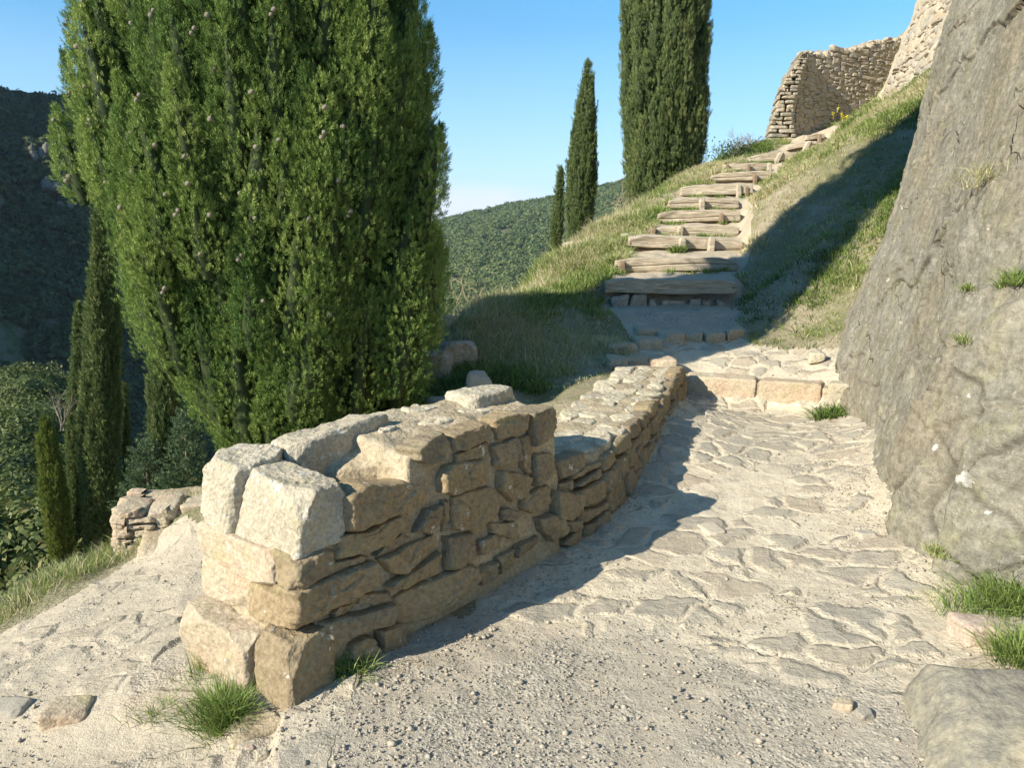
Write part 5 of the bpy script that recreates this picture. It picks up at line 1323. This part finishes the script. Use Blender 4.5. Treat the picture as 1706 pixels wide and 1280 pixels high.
pmk &= g.random(N_) < pr_; pmk &= (xx < np.interp(yy, BL[::-1, 1], BL[::-1, 0])+.05)
xx, yy = xx[pmk], yy[pmk]; rr = .0026*(1+g.pareto(3.0, len(xx))*1.0); rr = np.minimum(rr, .011); print("pebbles", len(xx))
pebble_arrays(xx, yy, gz(xx, yy), rr, g, b, g.random(len(xx)))
tag(b.build("gravel", MAT['gravel'], None), "fine gravel scattered over the path", "gravel", kind="stuff")
def rockling(px, py, Z, size, mat, label, seed, name="loose_stone", Y=None, sink=.25, n=24):
    g = np.random.default_rng(seed); q = P(px, py, Y=Y, Z=Z if Y is None else None)
    if Y is None: q = P(px, py, Z=gz1(q[0], q[1]))
    else: q[2] = gz1(q[0], q[1])
    sx, sy, sz = size; a_ = g.uniform(-.5, .5)
    f_ = lambda a, b_, c_: np.array([(a-.5)*sx*cos(a_)-(b_-.5)*sy*sin(a_), (a-.5)*sx*sin(a_)+(b_-.5)*sy*cos(a_), (c_-sink)*sz])+g.normal(size=3)*min(size)*.12
    o = one(name, hex_stone(box8(f_, 0, 1, 0, 1, 0, 1), n, .3, min(size)*.06, 9, g, None, None, 1.2/min(size)*.8), MAT[mat], None, True); o.location = tuple(q); tag(o, label, "stone"); return o
MAT['pink'] = stone_mat("pinkish_stone", (.55, .42, .33), (.5, .38, .29), (.6, .5, .4), 2.5, 0, .008)
rockling(1632, 1062, .08, (.2, .14, .11), 'pink', "pinkish stone beside the tall weeds at right", 1)
rockling(1360, 598, .4, (.14, .1, .08), 'pale', "pale pinkish stone below the grass bank near the rock", 2)
rockling(1405, 1178, .02, (.055, .04, .03), 'step', "small grey stone on the path near the corner boulder, left of a twin", 3)
rockling(1441, 1196, .02, (.05, .04, .03), 'gravel', "small grey stone on the path near the corner boulder, right of a twin", 4)
rockling(1185, 885, .05, (.1, .14, .05), 'gravel', "squarish grey stone standing proud in the middle of the paving", 5, sink=.5)
rockling(1440, 895, .06, (.1, .09, .05), 'gravel', "rough brownish stone standing proud near the rock's foot", 6, sink=.4)
rockling(115, 1190, -.15, (.17, .12, .09), 'step', "large grey stone embedded in the left path", 7, sink=.55)
rockling(20, 1185, -.15, (.12, .1, .06), 'gravel', "dark stone embedded at the left path's outer edge", 8, sink=.5)
rockling(437, 1262, -.03, (.035, .03, .025), 'pale', "small white stone by the wall's near foot", 9)
rockling(416, 1250, -.03, (.028, .022, .018), 'pink', "tiny reddish stone beside the small white one", 10)
rockling(740, 556, 0, (.2, .2, .2), 'ruin', "boulder on the shaded bank beside the huge cypress", 11, Y=7.7)
rockling(720, 612, 0, (.4, .35, .34), 'ruin', "large shaded rock under the right edge of the huge cypress", 12, Y=7.0)
rockling(760, 600, 0, (.32, .3, .22), 'ruin', "rounded shaded rock in the bank, right of the largest one", 13, Y=7.05)
rockling(795, 640, 0, (.22, .2, .2), 'gravel', "pale angular stone at the foot of the shaded bank", 14, Y=6.35)
rockling(745, 655, 0, (.3, .25, .16), 'ruin', "flat rock at the bottom of the shaded bank behind the wall", 15, Y=6.1)
rockling(1048, 386, 0, (.22, .14, .12), 'gravel', "grey stone at the left end of the fourth timber step", 16, Y=11.2)
rockling(968, 418, 0, (.42, .22, .18), 'step', "flat tan stone jutting from the bank below the slim cypress", 17, Y=11.6)
g = np.random.default_rng(66); b = Bag(); k = 1500
ly_ = g.uniform(2.5, 6.2, k); off_ = np.abs(g.normal(size=k))*.13
lx_ = np.where(g.random(k) < .5, np.interp(ly_, [2.4, 3.6, 4.7, 6.6], [-.6, .25, .8, 1.46])+off_+.03, np.interp(ly_, BL[::-1, 1], BL[::-1, 0])-off_-.05)
dr_ = g.normal(size=(k, 3)); dr_[:, 2] = .12*np.abs(dr_[:, 2])
blades(b, np.stack([lx_, ly_, gz(lx_, ly_)+.006], 1), g.uniform(.012, .05, k), dr_, np.full(k, .0012), np.full(k, .9), np.full(k, .1), g)
MAT['litter'] = stone_mat('dead_needles', (.26, .17, .09), (.36, .26, .14), (.2, .13, .08), 3, 0, .001)
tag(b.build('litter', MAT['litter'], None), 'brown dead needles and twigs along the foot of wall and rock', 'litter', kind='stuff')
# yellow flowers
g = np.random.default_rng(88)
def flower(px, py, Y_, label):
    q = P(px, py, Y_); b = Bag(); c_ = np.repeat(q[None], 14, 0)+g.normal(size=(14, 3))*.022; nn = np.tile([0, -.7, .7], (14, 1))
    V, Q, A = leaf_quads(c_, nn, .011, .011, np.zeros(14), .5); b.add(V, Q, None, A)
    blades(b, q+g.normal(size=(5, 3))*.01-np.array([0, 0, .1]), np.full(5, .11), np.tile([0, 0, 1.], (5, 1)), np.full(5, .002), np.zeros(5), np.full(5, .05), g)
    o = b.build("yellow_flower", MAT['yellow'], None, False, q); o.location = tuple(q); tag(o, label, "flower", "yellow flowers below the ruined wall")
for i_, (px, py, Y_) in enumerate([(1388, 190, 18.2), (1396, 180, 18.4), (1405, 193, 18.), (1411, 194, 17.8), (1402, 188, 18.3)]): flower(px, py, Y_, "yellow flower in front of the ruined wall")
#@@END3

#@@HAZE
m = bpy.data.materials.new("air"); m.use_nodes = True; t_ = m.node_tree; t_.nodes.clear()
o_ = t_.nodes.new("ShaderNodeOutputMaterial"); v_ = t_.nodes.new("ShaderNodeVolumePrincipled")
v_.inputs["Color"].default_value = (.62, .78, 1, 1); v_.inputs["Density"].default_value = .0001; v_.inputs["Anisotropy"].default_value = .2
t_.links.new(v_.outputs[0], o_.inputs["Volume"])
hb = np.array([[[(x_, y_, z_) for z_ in (-420, 330)] for y_ in (-1600, 1600)] for x_ in (-1600, 1600)], float).reshape(-1, 3)
tag(mesh_obj("haze", hb, np.array([[0, 1, 3, 2], [4, 6, 7, 5], [0, 4, 5, 1], [2, 3, 7, 6], [0, 2, 6, 4], [1, 5, 7, 3]]), m), None, None, None, "stuff")
